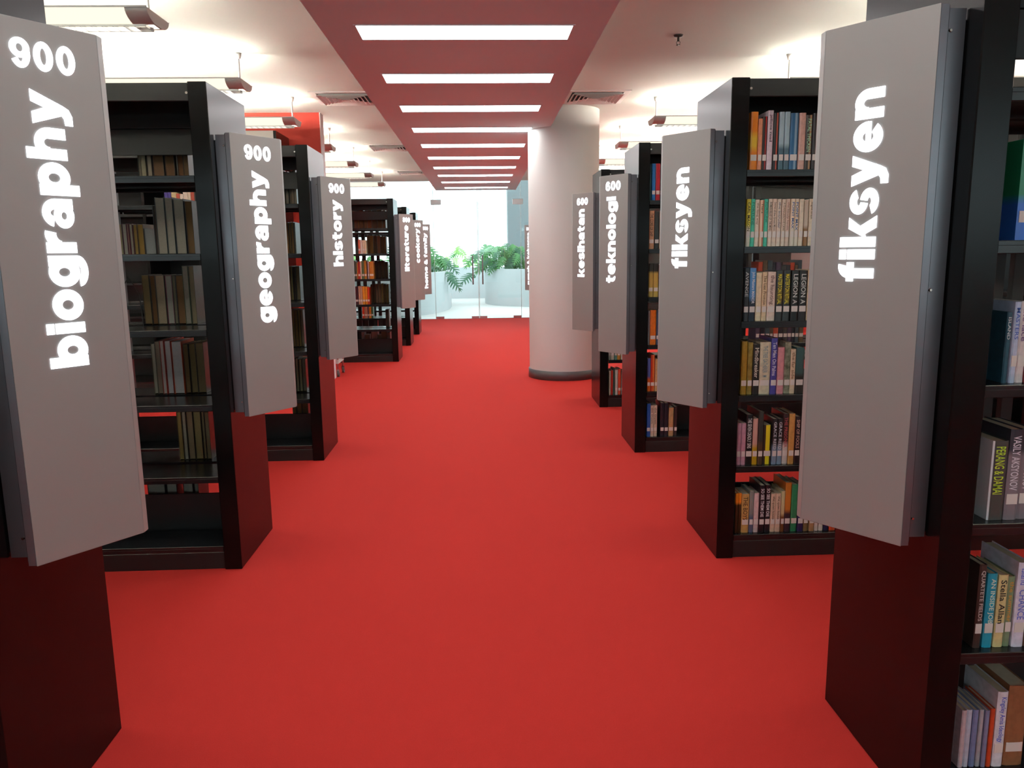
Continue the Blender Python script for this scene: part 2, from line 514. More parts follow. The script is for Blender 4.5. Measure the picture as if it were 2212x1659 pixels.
def pendant(x, y, side, lb):
    t = thing('pendant_lamp', lb, 'lamp', (x, y, 2.702), 'long pendant lamps between the bookcases', 0 if side > 0 else PI)
    for me in diff_me: put('diffuser', me, t)
    for me in end_me: put('end_shell', me, t)
    for me in rail_me: put('edge_rail', me, t)
    for me in cap_me: put('end_cap', me, t)
    put('louvre', lou_me, t)
    put('gear_tray', spine_me, t)
    put('fluorescent_tube', tube_me, t)
    for xx in (.05, LEN - .05):
        c = put('suspension_tube', cable_me, t, (xx, 0, 0))
        put('ceiling_rose', canopy_me, c)
    for nm, z, p, wd, rx in (('downlight', .058, DOWN, .09, 0),):
        L = bpy.data.lights.new(nm, 'AREA')
        L.shape = 'RECTANGLE'
        L.size, L.size_y = LEN - .3, wd
        L.energy = p
        L.color = TUBE
        o = bpy.data.objects.new(nm, L)
        col.objects.link(o)
        o.parent = t
        o.location = (LEN / 2, 0, z)
        o.rotation_euler = (rx, 0, 0)
    return t
for x, y, lb in ((-1.83, 1.25, 'long pendant lamp on the left, just in front of the biography bookcase'),
                 (-1.83, 2.98, 'long pendant lamp above the gap between biography and geography bookcases'),
                 (-1.80, 4.73, 'long pendant lamp above the gap between geography and history bookcases'),
                 (-1.82, 6.47, 'long pendant lamp just beyond the history bookcase'),
                 (-1.82, 8.2, 'long pendant lamp in front of the red wall'),
                 (-1.82, 10.13, 'long pendant lamp just past the red wall end, before the literature bookcase'),
                 (-1.81, 11.90, 'long pendant lamp between literature and cookery bookcases'),
                 (-1.81, 13.58, 'long pendant lamp between cookery and the last left bookcase'),
                 (-1.81, 15.3, 'long pendant lamp on the left nearest the glass doors')):
    pendant(x, y, -1, lb)
for x, y, lb in ((2.5, 1.25, 'long pendant lamp on the right, before the nearer fiksyen bookcase'),
                 (2.5, 2.98, 'long pendant lamp above the gap between the two fiksyen bookcases'),
                 (2.5, 4.73, 'long pendant lamp above the gap between farther fiksyen and teknologi bookcases'),
                 (2.5, 6.56, 'long pendant lamp above the gap between teknologi and kesihatan bookcases'),
                 (1.79, 8.28, 'long pendant lamp right of the round column'),
                 (1.75, 10.1, 'long pendant lamp on the right just behind the round column'),
                 (1.75, 11.9, 'long pendant lamp on the right, two beyond the round column'),
                 (1.75, 13.6, 'long pendant lamp on the right, three beyond the round column'),
                 (1.75, 15.3, 'long pendant lamp on the right nearest the glass doors')):
    pendant(x, y, 1, lb)

# ================================================================== bookcases
XL, XR, ZT = -1.149, 1.094, 2.1825
ZSH = [1.798, 1.464, 1.128, .786, .447, .11]
BAY, NB, EP, DEP = .70, 4, .08, .54
CL = NB * BAY + 2 * EP
# meshes are in a local frame: x grows away from the aisle, y from the front face, z up
ep_me = MB().box(0, EP, 0, DEP, 0, ZT, .003).mesh('end_panel', 'endpanel')
hd_me = MB().box(EP, CL - EP, .006, .022, ZT - .078, ZT - .004, .002).mesh('fascia', 'black')
top_me = MB().box(EP, CL - EP, .022, DEP - .022, ZT - .022, ZT - .006).mesh('top_board', 'black')
pl_me = MB().box(EP, CL - EP, .012, .024, 0, .082, .002).mesh('plinth', 'black')
def shelf(depth):
    mb = MB()
    mb.box(.004, BAY - .004, 0, depth, -.012, 0, .0015)
    mb.box(.004, BAY - .004, 0, .010, -.030, -.010, .0015)
    mb.box(.004, BAY - .004, depth - .006, depth, -.030, -.010)
    return mb.mesh('shelf', 'shelf')
sh_me = shelf(.233)
pb_me = MB().box(.004, BAY - .004, DEP / 2 - .008, DEP / 2 + .008, 1.915, 2.030, .001).mesh('back_panel', 'black')
tb_me = MB().box(.004, BAY - .004, DEP / 2 - .02, DEP / 2 + .02, 2.046, ZT - .022).mesh('top_rail', 'black')
tb2_me = MB().box(.004, BAY - .004, DEP / 2 - .02, DEP / 2 + .02, 2.031, ZT - .022).mesh('top_rail', 'black')
def post():
    mb = MB()
    return [MB().box(s * .022, s * .080, DEP / 2 - .019, DEP / 2 + .019, .012, ZT - .024, .002).mesh('upright', 'post') for s in (-1, 1)]
po_me = post()
kp_me = MB().box(.004, BAY - .004, DEP / 2 - .006, DEP / 2 + .006, .085, .292, .001).mesh('low_back_panel', 'black')
CASES = {}
def bookcase(key, side, yf, label, full=True):
    t = thing('bookcase', label, 'bookcase', (XL if side == 'L' else XR, yf, 0), 'black steel bookcases along the aisle')
    sg = -1 if side == 'L' else 1
    def P(name, me, x=0, y=0, z=0, flipy=False):
        o = put(name, me, t)
        # mirrored placement without negative scale: symmetric meshes are shifted instead
        o.location = (x, y, z)
        if sg < 0:
            o.rotation_euler = (0, 0, PI)
            o.location = (-x, DEP - y, z)
        return o
    P('end_panel', ep_me)
    P('end_panel', ep_me, CL - EP)
    for fl in (0, 1):
        for nm, me in (('fascia', hd_me), ('plinth', pl_me)):
            o = put(nm, me, t)
            if (fl == 0) == (sg > 0):
                o.location = (0 if sg > 0 else 0, 0, 0)
                if sg < 0:
                    o.location = (0, 0, 0)
            if fl == 0:
                o.rotation_euler = (0, 0, 0)
                o.location = (0 if sg > 0 else -CL, 0, 0)
            else:
                o.rotation_euler = (0, 0, PI)
                o.location = (CL if sg > 0 else 0, DEP, 0)
    P('top_board', top_me)
    MB().cyl((sg * (EP + .006), .0065, ZT - .045), (sg * (EP + .006), .0035, ZT - .045), .0055, 10).obj('fascia_screw', 'screw', t)
    for b in range(NB):
        x0 = EP + b * BAY
        P('back_panel', pb_me, x0)
        P('low_back_panel', kp_me, x0)
        P('top_rail', tb_me if key in ('L3', 'L4', 'L5', 'L6') else tb2_me, x0)
        if b:
            for me in po_me: P('upright', me, x0)
        for i, z in enumerate(ZSH):
            for fl in (0, 1):
                o = put('shelf', sh_me, t)
                if fl == 0:
                    o.location = (x0 if sg > 0 else -x0 - BAY, .014, z)
                else:
                    o.rotation_euler = (0, 0, PI)
                    o.location = (x0 + BAY if sg > 0 else -x0, DEP - .014, z)
    CASES[key] = t
    return t

for key, side, yf, lb in (('L1', 'L', 1.705, 'black steel bookcase carrying the biography sign, nearest on the left'),
                          ('L2', 'L', 3.48, 'black steel bookcase carrying the geography sign, with books turned backwards'),
                          ('L3', 'L', 5.41, 'black steel bookcase carrying the history sign in front of the red wall'),
                          ('L4', 'L', 10.52, 'black steel bookcase carrying the literature sign past the red wall'),
                          ('L5', 'L', 12.39, 'black steel bookcase carrying the cookery sign'),
                          ('L6', 'L', 14.12, 'black steel bookcase carrying the home and family sign, farthest on the left'),
                          ('R1', 'R', 1.73, 'black steel bookcase carrying the nearer fiksyen sign, nearest on the right'),
                          ('R2', 'R', 3.448, 'black steel bookcase carrying the farther fiksyen sign, full of fiction books'),
                          ('R3', 'R', 5.43, 'black steel bookcase carrying the teknologi sign'),
                          ('R4', 'R', 7.115, 'black steel bookcase carrying the kesihatan sign beside the round column'),
                          ('R5', 'R', 15.10, 'black steel bookcase half hidden behind the column near the glass doors')):
    bookcase(key, side, yf, lb)

# ------------------------------------------------------------------ wedge-shaped category signs on the end panels
DB, DN, WB, WN, SZ0, SZ1 = .0688, .2305, .2314, .0131, .7208, 1.9818
FWD = math.hypot(DN - DB, WB - WN)
def plate(P0, P1, th, z0, z1, inward):
    """upright plate from P0 to P1 (2D) with thickness th towards `inward`"""
    d = Vector((P1[0] - P0[0], P1[1] - P0[1])).normalized()
    n = Vector((-d.y, d.x))
    if n.dot(Vector(inward)) < 0: n = -n
    pts = [Vector(P0), Vector(P1), Vector(P1) + n * th - d * th * .6, Vector(P0) + n * th + d * th * .6]
    area = sum(pts[i].x * pts[(i + 1) % 4].y - pts[(i + 1) % 4].x * pts[i].y for i in range(4))
    if area < 0: pts.reverse()
    mb = MB()
    bm = bmesh.new()
    vs = [bm.verts.new((p.x, p.y, z)) for z in (z0, z1) for p in pts]
    bm.faces.new(vs[:4][::-1]); bm.faces.new(vs[4:])
    for i in range(4): bm.faces.new((vs[i], vs[(i + 1) % 4], vs[4 + (i + 1) % 4], vs[4 + i]))
    bmesh.ops.bevel(bm, geom=list(bm.edges), offset=.0012, segments=1, affect='EDGES')
    bm.verts.index_update()
    mb.add([v.co[:] for v in bm.verts], [[v.index for v in f.verts] for f in bm.faces])
    bm.free()
    return mb

def make_sign(side):
    s = 1 if side == 'L' else -1
    t = bpy.data.objects.new('category_sign', None)
    t.empty_display_size = .1
    col.objects.link(t)
    c = (s * .12, 0)
    plate((s * DB, -WB), (s * DN, -WN), .004, SZ0, SZ1, (-s * .5, 1)).obj('face_plate', 'brushed', t)
    plate((s * DB, WB), (s * DN, WN), .004, SZ0, SZ1, (-s * .5, -1)).obj('face_plate', 'brushed', t)
    plate((s * DN, -WN), (s * DN, WN), .003, SZ0, SZ1, (-s, 0)).obj('nose_strip', 'brushed', t)
    inner = [(s * (DB + .003), -WB + .010), (s * (DN - .006), -WN), (s * (DN - .006), WN), (s * (DB + .003), WB - .010)]
    if s < 0: inner.reverse()
    MB().prism(inner, SZ0 + .004, SZ0 + .008).obj('bottom_cap', 'alu', t)
    MB().prism(inner, SZ1 - .008, SZ1 - .004).obj('top_cap', 'alu', t)
    for q in (-1, 1):
        MB().box(s * (DB - .019), s * (DB - .001), q * (WB - .001), q * (WB - .010), SZ0 + .002, SZ1 - .002).obj('edge_return', 'alu', t)
        MB().box(s * .004, s * (DB - .023), q * (WB - .012), q * (WB - .022), SZ0 + .02, SZ1 - .008).obj('side_channel', 'alu', t)
        MB().box(s * (DB - .023), s * (DB - .019), q * (WB - .006), q * (WB - .02), SZ0 + .01, SZ1 - .004).obj('shadow_gap', 'dark', t)
        for z in (SZ0 + .068, (SZ0 + SZ1) / 2, SZ1 - .055):
            MB().cyl((s * (DB - .031), q * (WB - .012), z), (s * (DB - .031), q * (WB - .0085), z), .0045, 10, .003).obj('screw', 'screw', t)
    MB().box(0, s * .004, -.21, .21, SZ0 + .03, SZ1 - .03).obj('mounting_plate', 'alu', t)
    return t
def dup(src):
    r = src.copy()
    col.objects.link(r)
    for ch in list(src.children):
        c = ch.copy()
        col.objects.link(c)
        c.parent = r
    return r
proto = {'L': make_sign('L'), 'R': make_sign('R')}
used = set()
def sign(side, y, word, num, z0, z1, lb):
    t = proto[side] if side not in used else dup(proto[side])
    if side in used:
        for ch in list(t.children):
            if ch.name.split('.')[0] in ('lettering', 'number'):
                bpy.data.objects.remove(ch)
    t.location = (XL if side == 'L' else XR, y, 0)
    tag(t, lb, 'sign', 'steel category signs on the bookcase ends')
    used.add(side)
    s = 1 if side == 'L' else -1
    e = Vector((s * (DN - DB), WB - WN, 0)).normalized()
    up = Vector((0, 0, 1))
    P0 = Vector((s * DB, -WB, 0))
    # the word reads upwards
    tx, ty = up, (-e if side == 'L' else e)
    nz = tx.cross(ty)
    base = .1725 if side == 'L' else .113
    mw = Matrix((tx, ty, nz)).transposed().to_4x4()
    mw.translation = P0 + e * base + up * z0 + nz * .0002
    xh = .069
    put('lettering', word_mesh(word, z1 - z0, xh), t, mw=mw)
    if num:
        tx, ty = (e if side == 'L' else -e), up
        nz = tx.cross(ty)
        mw = Matrix((tx, ty, nz)).transposed().to_4x4()
        mw.translation = P0 + e * (.071 if side == 'L' else .212) + up * 1.875 + nz * .0002
        put('number', word_mesh(num, .142, .064, gap=.13), t, mw=mw)
    return t
SIGNS = [('L', 2.03, 'biography', '900', 1.19, 1.832, 'brushed steel sign reading biography below 900'),
         ('R', 2.008, 'fiksyen', '', 1.369, 1.826, 'brushed steel sign reading fiksyen on the nearest right bookcase'),
         ('L', 3.756, 'geography', '900', 1.144, 1.828, 'brushed steel sign reading geography below 900'),
         ('R', 3.740, 'fiksyen', '', 1.369, 1.826, 'brushed steel sign reading fiksyen on the second right bookcase'),
         ('L', 5.68, 'history', '900', 1.373, 1.829, 'brushed steel sign reading history below 900'),
         ('R', 5.68, 'teknologi', '600', 1.228, 1.833, 'brushed steel sign reading teknologi below 600'),
         ('L', 10.79, 'literature', '800', 1.222, 1.836, 'brushed steel sign reading literature below 800'),
         ('R', 7.35, 'kesihatan', '600', 1.221, 1.839, 'brushed steel sign reading kesihatan below 600'),
         ('L', 12.66, 'cookery', '600', 1.311, 1.85, 'brushed steel sign reading cookery below 600'),
         ('R', 15.37, 'rumah & keluarga', '600', .83, 1.835, 'brushed steel sign half hidden by the round column near the glass doors'),
         ('L', 14.39, 'home & family', '600', .83, 1.826, 'brushed steel sign reading home & family below 600')]
for a in SIGNS: sign(*a)

# ================================================================== books
BOOKS = {
 ('R2',0,'F'): [
  (1.198,0.031,0.248,'f08a1c','mid','f2c83a','','','orange and yellow'),
  (1.232,0.0179,0.219,'e79a76','','','','','slim salmon'),
  (1.252,0.0198,0.228,'2a2624','stripe','b03030','','','black and red'),
  (1.273,0.0234,0.253,'e6d3da','','','jellicoe road','3a2030','pale pink'),
  (1.301,0.0207,0.243,'2b2a2c','stripe','c0503c','','','charcoal red-striped'),
  (1.326,0.0216,0.247,'a9c4cc','lower','51707c','','','misty blue'),
  (1.35,0.0216,0.247,'a9c4cc','lower','51707c','','','twin misty blue'),
  (1.375,0.0348,0.242,'2f6790','stripe','8aa8bc','','','royal blue'),
  (1.414,0.0276,0.242,'e0b4a4','','','','','pale rose'),
  (1.445,0.028,0.233,'3c322c','stripe','a8805c','FATAL THICKEN','a8d8b0','brown green-lettered'),
  (1.475,0.0267,0.24,'2e2524','stripe','c0402c','','','dark crimson-edged'),
 ],
 ('R2',1,'F'): [
  (1.192,0.0192,0.209,'f0e24a','lower','e8e2cc','CARL MASON','202020','yellow-topped cream'),
  (1.213,0.0178,0.209,'4cc6a4','','','FORTUNE','2a6a5a','mint green'),
  (1.233,0.0187,0.207,'eedcc6','','','the long way','8a6a50','ivory'),
  (1.255,0.0164,0.204,'f0d0b0','stripe','b05838','Tiara','506030','cream brown-striped'),
  (1.274,0.0155,0.208,'4cc6a4','','','FORTUNE','2a6a5a','second mint green'),
  (1.293,0.0174,0.209,'eed8c2','','','ROMAN RELIEF OF THE MIND','5a4638','beige brown-lettered'),
  (1.313,0.0183,0.209,'eed8c2','','','Secret of the Green Moon','7a6658','beige faint-lettered'),
  (1.333,0.0178,0.208,'ecd9c4','','','the intruder','6a6a7a','parchment'),
  (1.354,0.0155,0.207,'f0dcc6','','','A DANGEROUS LAW','8a6a5a','pale parchment'),
  (1.372,0.0183,0.208,'e8cdb8','','','the lonely house','9a6a62','pinkish beige'),
  (1.394,0.0169,0.208,'efdcc0','lower','e6dcc8','POINT MAX','2f5f9c','cream blue-lettered'),
  (1.413,0.0183,0.208,'efdcc0','lower','e6dcc8','POINT MAX','2f5f9c','second cream blue-lettered'),
  (1.434,0.0183,0.207,'f0e0c6','','','','','plain cream'),
  (1.455,0.0184,0.202,'c8b8a4','lower','8a6238','','','brown photographic'),
  (1.477,0.0184,0.207,'ecdcbe','','','night train','6a5a4a','buttery cream'),
 ],
 ('R2',2,'F'): [
  (1.194,0.0232,0.24,'2e3236','','','AVENGE','c8ccc8','charcoal grey-lettered'),
  (1.221,0.0279,0.24,'5a9ad0','lower','26303c','John Masters MANOR','f0f0f0','sky blue'),
  (1.251,0.0242,0.219,'ead8b4','','','','','stained cream'),
  (1.279,0.0214,0.221,'ead2a8','','','The Last Promise','6a4a30','tan-lettered cream'),
  (1.304,0.0359,0.222,'ecd6c4','','','the haunting','7a5a52','broad cream'),
  (1.343,0.0303,0.227,'2b3132','mid','4a4020','MASTERTON RITUAL','e8dc3c','black yellow-lettered'),
  (1.377,0.0318,0.227,'2b3132','mid','4a4020','MASTERTON RITUAL','e8dc3c','second black yellow-lettered'),
  (1.413,0.0332,0.226,'24251f','lower','1c1c1c','LEGION A','d8d8d0','black white-lettered'),
  (1.449,0.0351,0.226,'24251f','lower','1c1c1c','LEGION A','d8d8d0','second black white-lettered'),
  (1.487,0.0145,0.23,'e4d0a8','','','','','thin cream'),
 ],
 ('R2',3,'F'): [
  (1.195,0.0269,0.248,'b8902c','','','','','mustard'),
  (1.225,0.0222,0.243,'a89448','noise','847030','','','olive mottled'),
  (1.25,0.0303,0.234,'29241f','','','Mindbreaker','e0d8c8','black cream-lettered'),
  (1.281,0.0498,0.243,'ddd4b4','','','THE TREE GATHERER   M','7f9aa0','broad pale green'),
  (1.334,0.028,0.261,'4f4a9c','','','Ten Men On Palms','e6e0f0','purple'),
  (1.365,0.0304,0.218,'e09aa0','','','','','rose pink'),
  (1.398,0.029,0.241,'9a9c84','noise','5a5e48','','','grey-green mottled'),
  (1.427,0.0233,0.208,'e6cfae','','','the far side','8a6a4a','small cream'),
  (1.452,0.0371,0.216,'3a5a58','lower','2c2620','','','dark teal'),
 ],
 ('R2',4,'F'): [
  (1.188,0.0192,0.202,'d8a2b4','','','','','mauve'),
  (1.209,0.0202,0.201,'d8a2b4','','','','','second mauve'),
  (1.231,0.0303,0.242,'1c1a1a','','','THE SEVEN DEADLY SINS','ece8e0','tall black bold-lettered'),
  (1.263,0.0231,0.222,'d8a898','lower','c8a020','','','beige and gold'),
  (1.289,0.0222,0.257,'3a3a34','lower','5a4630','','','tall grey-brown'),
  (1.315,0.0376,0.19,'2a2218','centre','eee02c','','','yellow-panelled black'),
  (1.356,0.0217,0.22,'262426','lower','7f97ac','GRACE REED','d8d8dc','black and blue'),
  (1.381,0.0227,0.219,'262426','lower','7f97ac','GRACE REED','d8d8dc','second black and blue'),
  (1.407,0.0246,0.243,'3a2424','lower','d8d0c8','THE PRISONER','c05a5a','red-lettered dark'),
  (1.434,0.0266,0.243,'d6a058','','','','','caramel'),
  (1.464,0.0247,0.229,'2c1e20','','','SHIP OF FOOLS','d8b0a0','maroon pale-lettered'),
 ],
 ('R2',5,'F'): [
  (1.19,0.0146,0.198,'3a2410','upper','f08a20','','','thin orange-topped'),
  (1.207,0.0137,0.198,'3a2410','upper','f08a20','','','second thin orange-topped'),
  (1.223,0.0352,0.192,'d8a860','','','THE BOYS','5a3a1c','golden tan'),
  (1.261,0.0191,0.205,'8a8a84','lower','5a6a84','','','grey-blue photographic'),
  (1.283,0.023,0.195,'e2c4c0','','','','','pale blush'),
  (1.308,0.0255,0.234,'1e1a20','','','SO SEE THEM DIE','f0ecec','tall black white-lettered'),
  (1.337,0.024,0.234,'1e1a20','','','SO SEE THEM DIE','f0ecec','second tall black'),
  (1.364,0.0221,0.191,'e2c4a8','','','the quiet house','6a4a38','cream'),
  (1.388,0.0235,0.191,'e2c4a8','','','the quiet house','6a4a38','second cream'),
  (1.414,0.0167,0.203,'d0c090','lower','7a4a28','','','cream and brown'),
  (1.433,0.028,0.244,'c87a2c','lower','3a2c34','','','tall orange-brown'),
  (1.464,0.029,0.234,'2e8a5c','','','','','emerald green'),
  (1.497,0.0266,0.229,'2c2a5c','','','','','navy'),
  (1.526,0.0231,0.203,'8a7048','','','','','khaki'),
  (1.553,0.0241,0.2,'c09468','','','','','fawn'),
  (1.58,0.0187,0.197,'e8dcd0','','','','','white-labelled cream'),
  (1.602,0.0197,0.196,'e8dcd0','','','','','second white-labelled cream'),
  (1.625,0.0261,0.203,'25264a','','','','','midnight blue'),
  (1.654,0.0281,0.205,'e05a30','','','','','orange-red'),
 ],
 ('R1',1,'F'): [
  (1.237,0.0469,0.226,'1f8a5c','lower','2f6fd0','','','green'),
  (1.288,0.0293,0.195,'c0b8a0','','','','','beige'),
 ],
 ('R1',2,'F'): [
  (1.238,0.0125,0.169,'2e5c6c','','','ISLAND','d8e0e0','slim teal'),
  (1.253,0.0146,0.193,'c8d4ec','','','MASTERS','4a6ac0','pale blue'),
  (1.27,0.0197,0.194,'e8dcd8','','','the lace','7a5a8a','lace white'),
  (1.292,0.0139,0.189,'a04048','','','','','crimson'),
 ],
 ('R1',3,'F'): [
  (1.231,0.0391,0.2,'50504c','edge','f0f0f0','PERANG & DAMAI','c8e83c','thick green-lettered'),
  (1.273,0.0324,0.228,'8a7e84','upper','3a3a44','VASILY AKSYONOV','e8e0e8','grey white-lettered'),
  (1.308,0.0324,0.227,'8a7e84','upper','3a3a44','VASILY AKSYONOV','e8e0e8','second grey white-lettered'),
 ],
 ('R1',4,'F'): [
  (1.227,0.0188,0.223,'4a3a34','','','QUARTETE FIELDS','d8d0c8','brown'),
  (1.251,0.0244,0.199,'22a8c4','','','AN INSIDE JOB','e8f4d8','cyan'),
  (1.28,0.0244,0.194,'e8d898','','','Stella Allan','2c2420','cream yellow'),
  (1.307,0.017,0.188,'8aa07c','','','the summer','e0a040','sage green'),
  (1.327,0.0293,0.226,'e8e4f4','','','Island  CHANCE','6a7ad8','broad white'),
  (1.359,0.0193,0.21,'6a4a3a','','','','','walnut brown'),
 ],
 ('R1',5,'F'): [
  (1.218,0.0122,0.163,'d8c0c4','','','','','thin pale red'),
  (1.232,0.0145,0.163,'c8ccdc','','','','','thin lilac'),
  (1.249,0.0141,0.162,'7f8fb8','','','','','thin blue'),
  (1.266,0.0111,0.162,'b8b8bc','','','','','thin silver'),
  (1.279,0.0111,0.161,'8a90b0','','','','','thin grey-blue'),
  (1.293,0.0118,0.165,'d8522c','','','','','thin vermilion'),
  (1.308,0.0271,0.212,'ecebf2','','','Kingsley Amis Ideology','4a5ac8','white blue-lettered'),
  (1.339,0.0512,0.226,'9a6a48','','','','','thick brown'),
 ],
 ('R3',0,'F'): [
  (1.181,0.012,0.245,'2a5a5c','','','','','thin teal'),
  (1.196,0.025,0.248,'2a7ac0','','','','','bright blue'),
  (1.224,0.0285,0.248,'c82438','','','','','scarlet'),
  (1.255,0.0232,0.242,'3a3a40','','','','','charcoal'),
  (1.282,0.0262,0.236,'c8b890','','','','','wheat'),
 ],
 ('R3',1,'F'): [
  (1.182,0.0353,0.264,'d8a078','','','THE CORE OF SHIP','3a2a20','peach'),
  (1.222,0.0312,0.259,'2c2e2a','','','','','black'),
  (1.256,0.0294,0.265,'d0b89c','','','','','sandstone'),
  (1.289,0.0294,0.259,'4a6a60','','','','','pine green'),
  (1.97,0.0307,0.237,'2c2c34','','','','','inky'),
  (2.003,0.0331,0.247,'3a3a38','','','','','charcoal'),
  (2.038,0.0324,0.246,'4a3c50','','','','','plum'),
  (2.072,0.0224,0.223,'22222a','','','','','black'),
  (2.097,0.0352,0.232,'3c4a50','','','','','slate'),
  (2.134,0.0346,0.206,'60503c','','','','','drab'),
  (2.17,0.0286,0.212,'b04a30','','','','','rust-red'),
  (2.201,0.0296,0.229,'2c2c34','','','','','inky'),
  (2.233,0.0222,0.211,'3a3a38','','','','','charcoal'),
 ],
 ('R3',2,'F'): [
  (1.186,0.0315,0.235,'c8a850','upper','2c2820','','','gold'),
  (1.221,0.0327,0.234,'c8a850','upper','2c2820','','','second gold'),
  (1.257,0.0297,0.225,'7a6a5c','','','','','taupe'),
  (1.29,0.0298,0.23,'e0d8c8','','','','','off-white'),
  (1.97,0.0307,0.237,'b04a30','','','','','rust-red'),
  (2.003,0.0331,0.247,'60503c','','','','','drab'),
  (2.038,0.0324,0.246,'3c4a50','','','','','slate'),
  (2.072,0.0224,0.223,'22222a','','','','','black'),
  (2.097,0.0352,0.232,'4a3c50','','','','','plum'),
  (2.134,0.0346,0.206,'3a3a38','','','','','charcoal'),
  (2.17,0.0286,0.212,'2c2c34','','','','','inky'),
  (2.201,0.0296,0.229,'b04a30','','','','','rust-red'),
  (2.233,0.0222,0.211,'60503c','','','','','drab'),
  (2.257,0.0259,0.246,'3c4a50','','','','','slate'),
 ],
 ('R3',3,'F'): [
  (1.186,0.0116,0.244,'8a8a8c','','','','','thin grey'),
  (1.201,0.0415,0.249,'e8761c','','','','','bright orange'),
  (1.246,0.0193,0.247,'4a5a74','','','','','denim blue'),
  (1.269,0.027,0.243,'b8b0a0','','','','','pale stone'),
  (1.3,0.027,0.25,'803830','','','','','brick red'),
  (1.97,0.0307,0.237,'4a3c50','','','','','plum'),
  (2.003,0.0331,0.247,'22222a','','','','','black'),
  (2.038,0.0324,0.246,'3c4a50','','','','','slate'),
  (2.072,0.0224,0.223,'60503c','','','','','drab'),
  (2.097,0.0352,0.232,'b04a30','','','','','rust-red'),
  (2.134,0.0346,0.206,'2c2c34','','','','','inky'),
  (2.17,0.0286,0.212,'3a3a38','','','','','charcoal'),
  (2.201,0.0296,0.229,'4a3c50','','','','','plum'),
  (2.233,0.0222,0.211,'22222a','','','','','black'),
  (2.257,0.0259,0.246,'3c4a50','','','','','slate'),
  (2.285,0.0327,0.208,'60503c','','','','','drab'),
 ],
 ('R3',4,'F'): [
  (1.187,0.0218,0.24,'5a6ab0','lower','e06a20','','','blue and orange'),
  (1.211,0.028,0.266,'c83c20','stripe','e08a40','','','flame red'),
  (1.242,0.0179,0.235,'dcb078','','','','','light tan'),
  (1.264,0.0311,0.242,'3c3c3a','','','','','graphite'),
  (1.299,0.0273,0.226,'c0a878','','','','','biscuit'),
 ],
 ('R3',5,'F'): [
  (1.188,0.0267,0.245,'2a62b8','','','','','cobalt blue'),
  (1.217,0.022,0.231,'dcc8b0','','','the crown','5a4a3a','cream'),
  (1.242,0.0228,0.23,'dcc8b0','','','the crown','5a4a3a','second cream'),
  (1.289,0.0268,0.247,'22242e','','','','','blue-black'),
  (1.319,0.0268,0.247,'22242e','','','','','second blue-black'),
  (1.351,0.0346,0.211,'c8a070','','','','','honey'),
  (1.391,0.0205,0.218,'3a2c2c','','','','','dark brown'),
 ],
 ('R4',4,'F'): [
  (1.183,0.0186,0.206,'a8b0a0','','','','','pale sage'),
  (1.206,0.0286,0.215,'d0c8b0','','','','','ivory'),
  (1.239,0.0226,0.21,'5a8a7c','','','','','sea green'),
  (1.266,0.0307,0.204,'c08a3c','','','','','ochre'),
  (1.301,0.0357,0.214,'d8d0c0','','','','','bone white'),
 ],
 ('R4',5,'F'): [
  (1.189,0.0157,0.231,'d8d0b8','','','','','thin cream'),
  (1.208,0.0167,0.236,'c83a2c','','','','','thin red'),
  (1.228,0.0167,0.251,'3a5a50','','','','','thin dark green'),
  (1.248,0.0238,0.24,'d0d4c8','','','','','pale grey'),
  (1.276,0.0248,0.245,'e05a3c','','','','','coral'),
  (1.305,0.036,0.229,'8a8a80','','','','','dove grey'),
 ],
 ('L2',0,'B'): [
  (-1.606,0.0203,0.139,'a89c84','4a4a3a','olive'),
  (-1.583,0.0243,0.139,'b0a484','5a5038','yellowish'),
  (-1.556,0.0218,0.139,'b4a68c','4a3a30','pale'),
  (-1.531,0.0496,0.139,'7c5c40','3a2a20','thick brown'),
  (-1.478,0.0437,0.138,'7c5a3c','3a2418','second thick brown'),
  (-1.431,0.0055,0.138,'e0d8c8','c8c0b0','thin white'),
  (-1.423,0.0293,0.138,'7a5234','4a2818','reddish'),
  (-1.391,0.0249,0.138,'86684a','3a2c20','dull brown'),
 ],
 ('L2',1,'B'): [
  (-1.743,0.0206,0.146,'a89874','3c3420','yellowed'),
  (-1.719,0.0196,0.147,'b0a898','6a2030','grey maroon-edged'),
  (-1.697,0.0075,0.146,'b8a888','801828','slim red-edged'),
  (-1.686,0.0146,0.146,'a89c88','701828','crimson-edged'),
  (-1.669,0.0171,0.144,'a07c40','5a3c18','golden'),
  (-1.649,0.0266,0.145,'a8803c','6a4818','broad golden'),
  (-1.618,0.0558,0.125,'a8a49c','5a5a58','broad grey'),
  (-1.559,0.0196,0.231,'4a3c34','2a2420','dark'),
  (-1.536,0.0418,0.265,'b4a894','3a3c34','tall pale'),
  (-1.49,0.0358,0.265,'b4a894','30342c','second tall pale'),
  (-1.451,0.0469,0.258,'b4a894','1c1c20','tall black-covered'),
  (-1.401,0.0338,0.249,'80603c','3a2818','tall brown'),
 ],
 ('L2',2,'B'): [
  (-1.638,0.0352,0.239,'8a7048','4a3c1c','mustard'),
  (-1.599,0.0235,0.236,'74502c','3c2814','brown'),
  (-1.573,0.0419,0.237,'b09a7c','5a4c38','beige'),
  (-1.528,0.0307,0.235,'b0a898','902040','pale red-edged'),
  (-1.494,0.0154,0.237,'80745c','3a3c28','slim olive'),
  (-1.476,0.0399,0.236,'8a6440','3a1c18','broad brown'),
  (-1.433,0.0267,0.28,'a49a88','54603c','tall grey'),
  (-1.403,0.0246,0.279,'9c8c6c','4a4a2a','tall tan'),
 ],
 ('L2',3,'B'): [
  (-1.619,0.0173,0.25,'a8a08c','6a6848','greenish'),
  (-1.599,0.0236,0.261,'8a7864','4a3c30','brownish'),
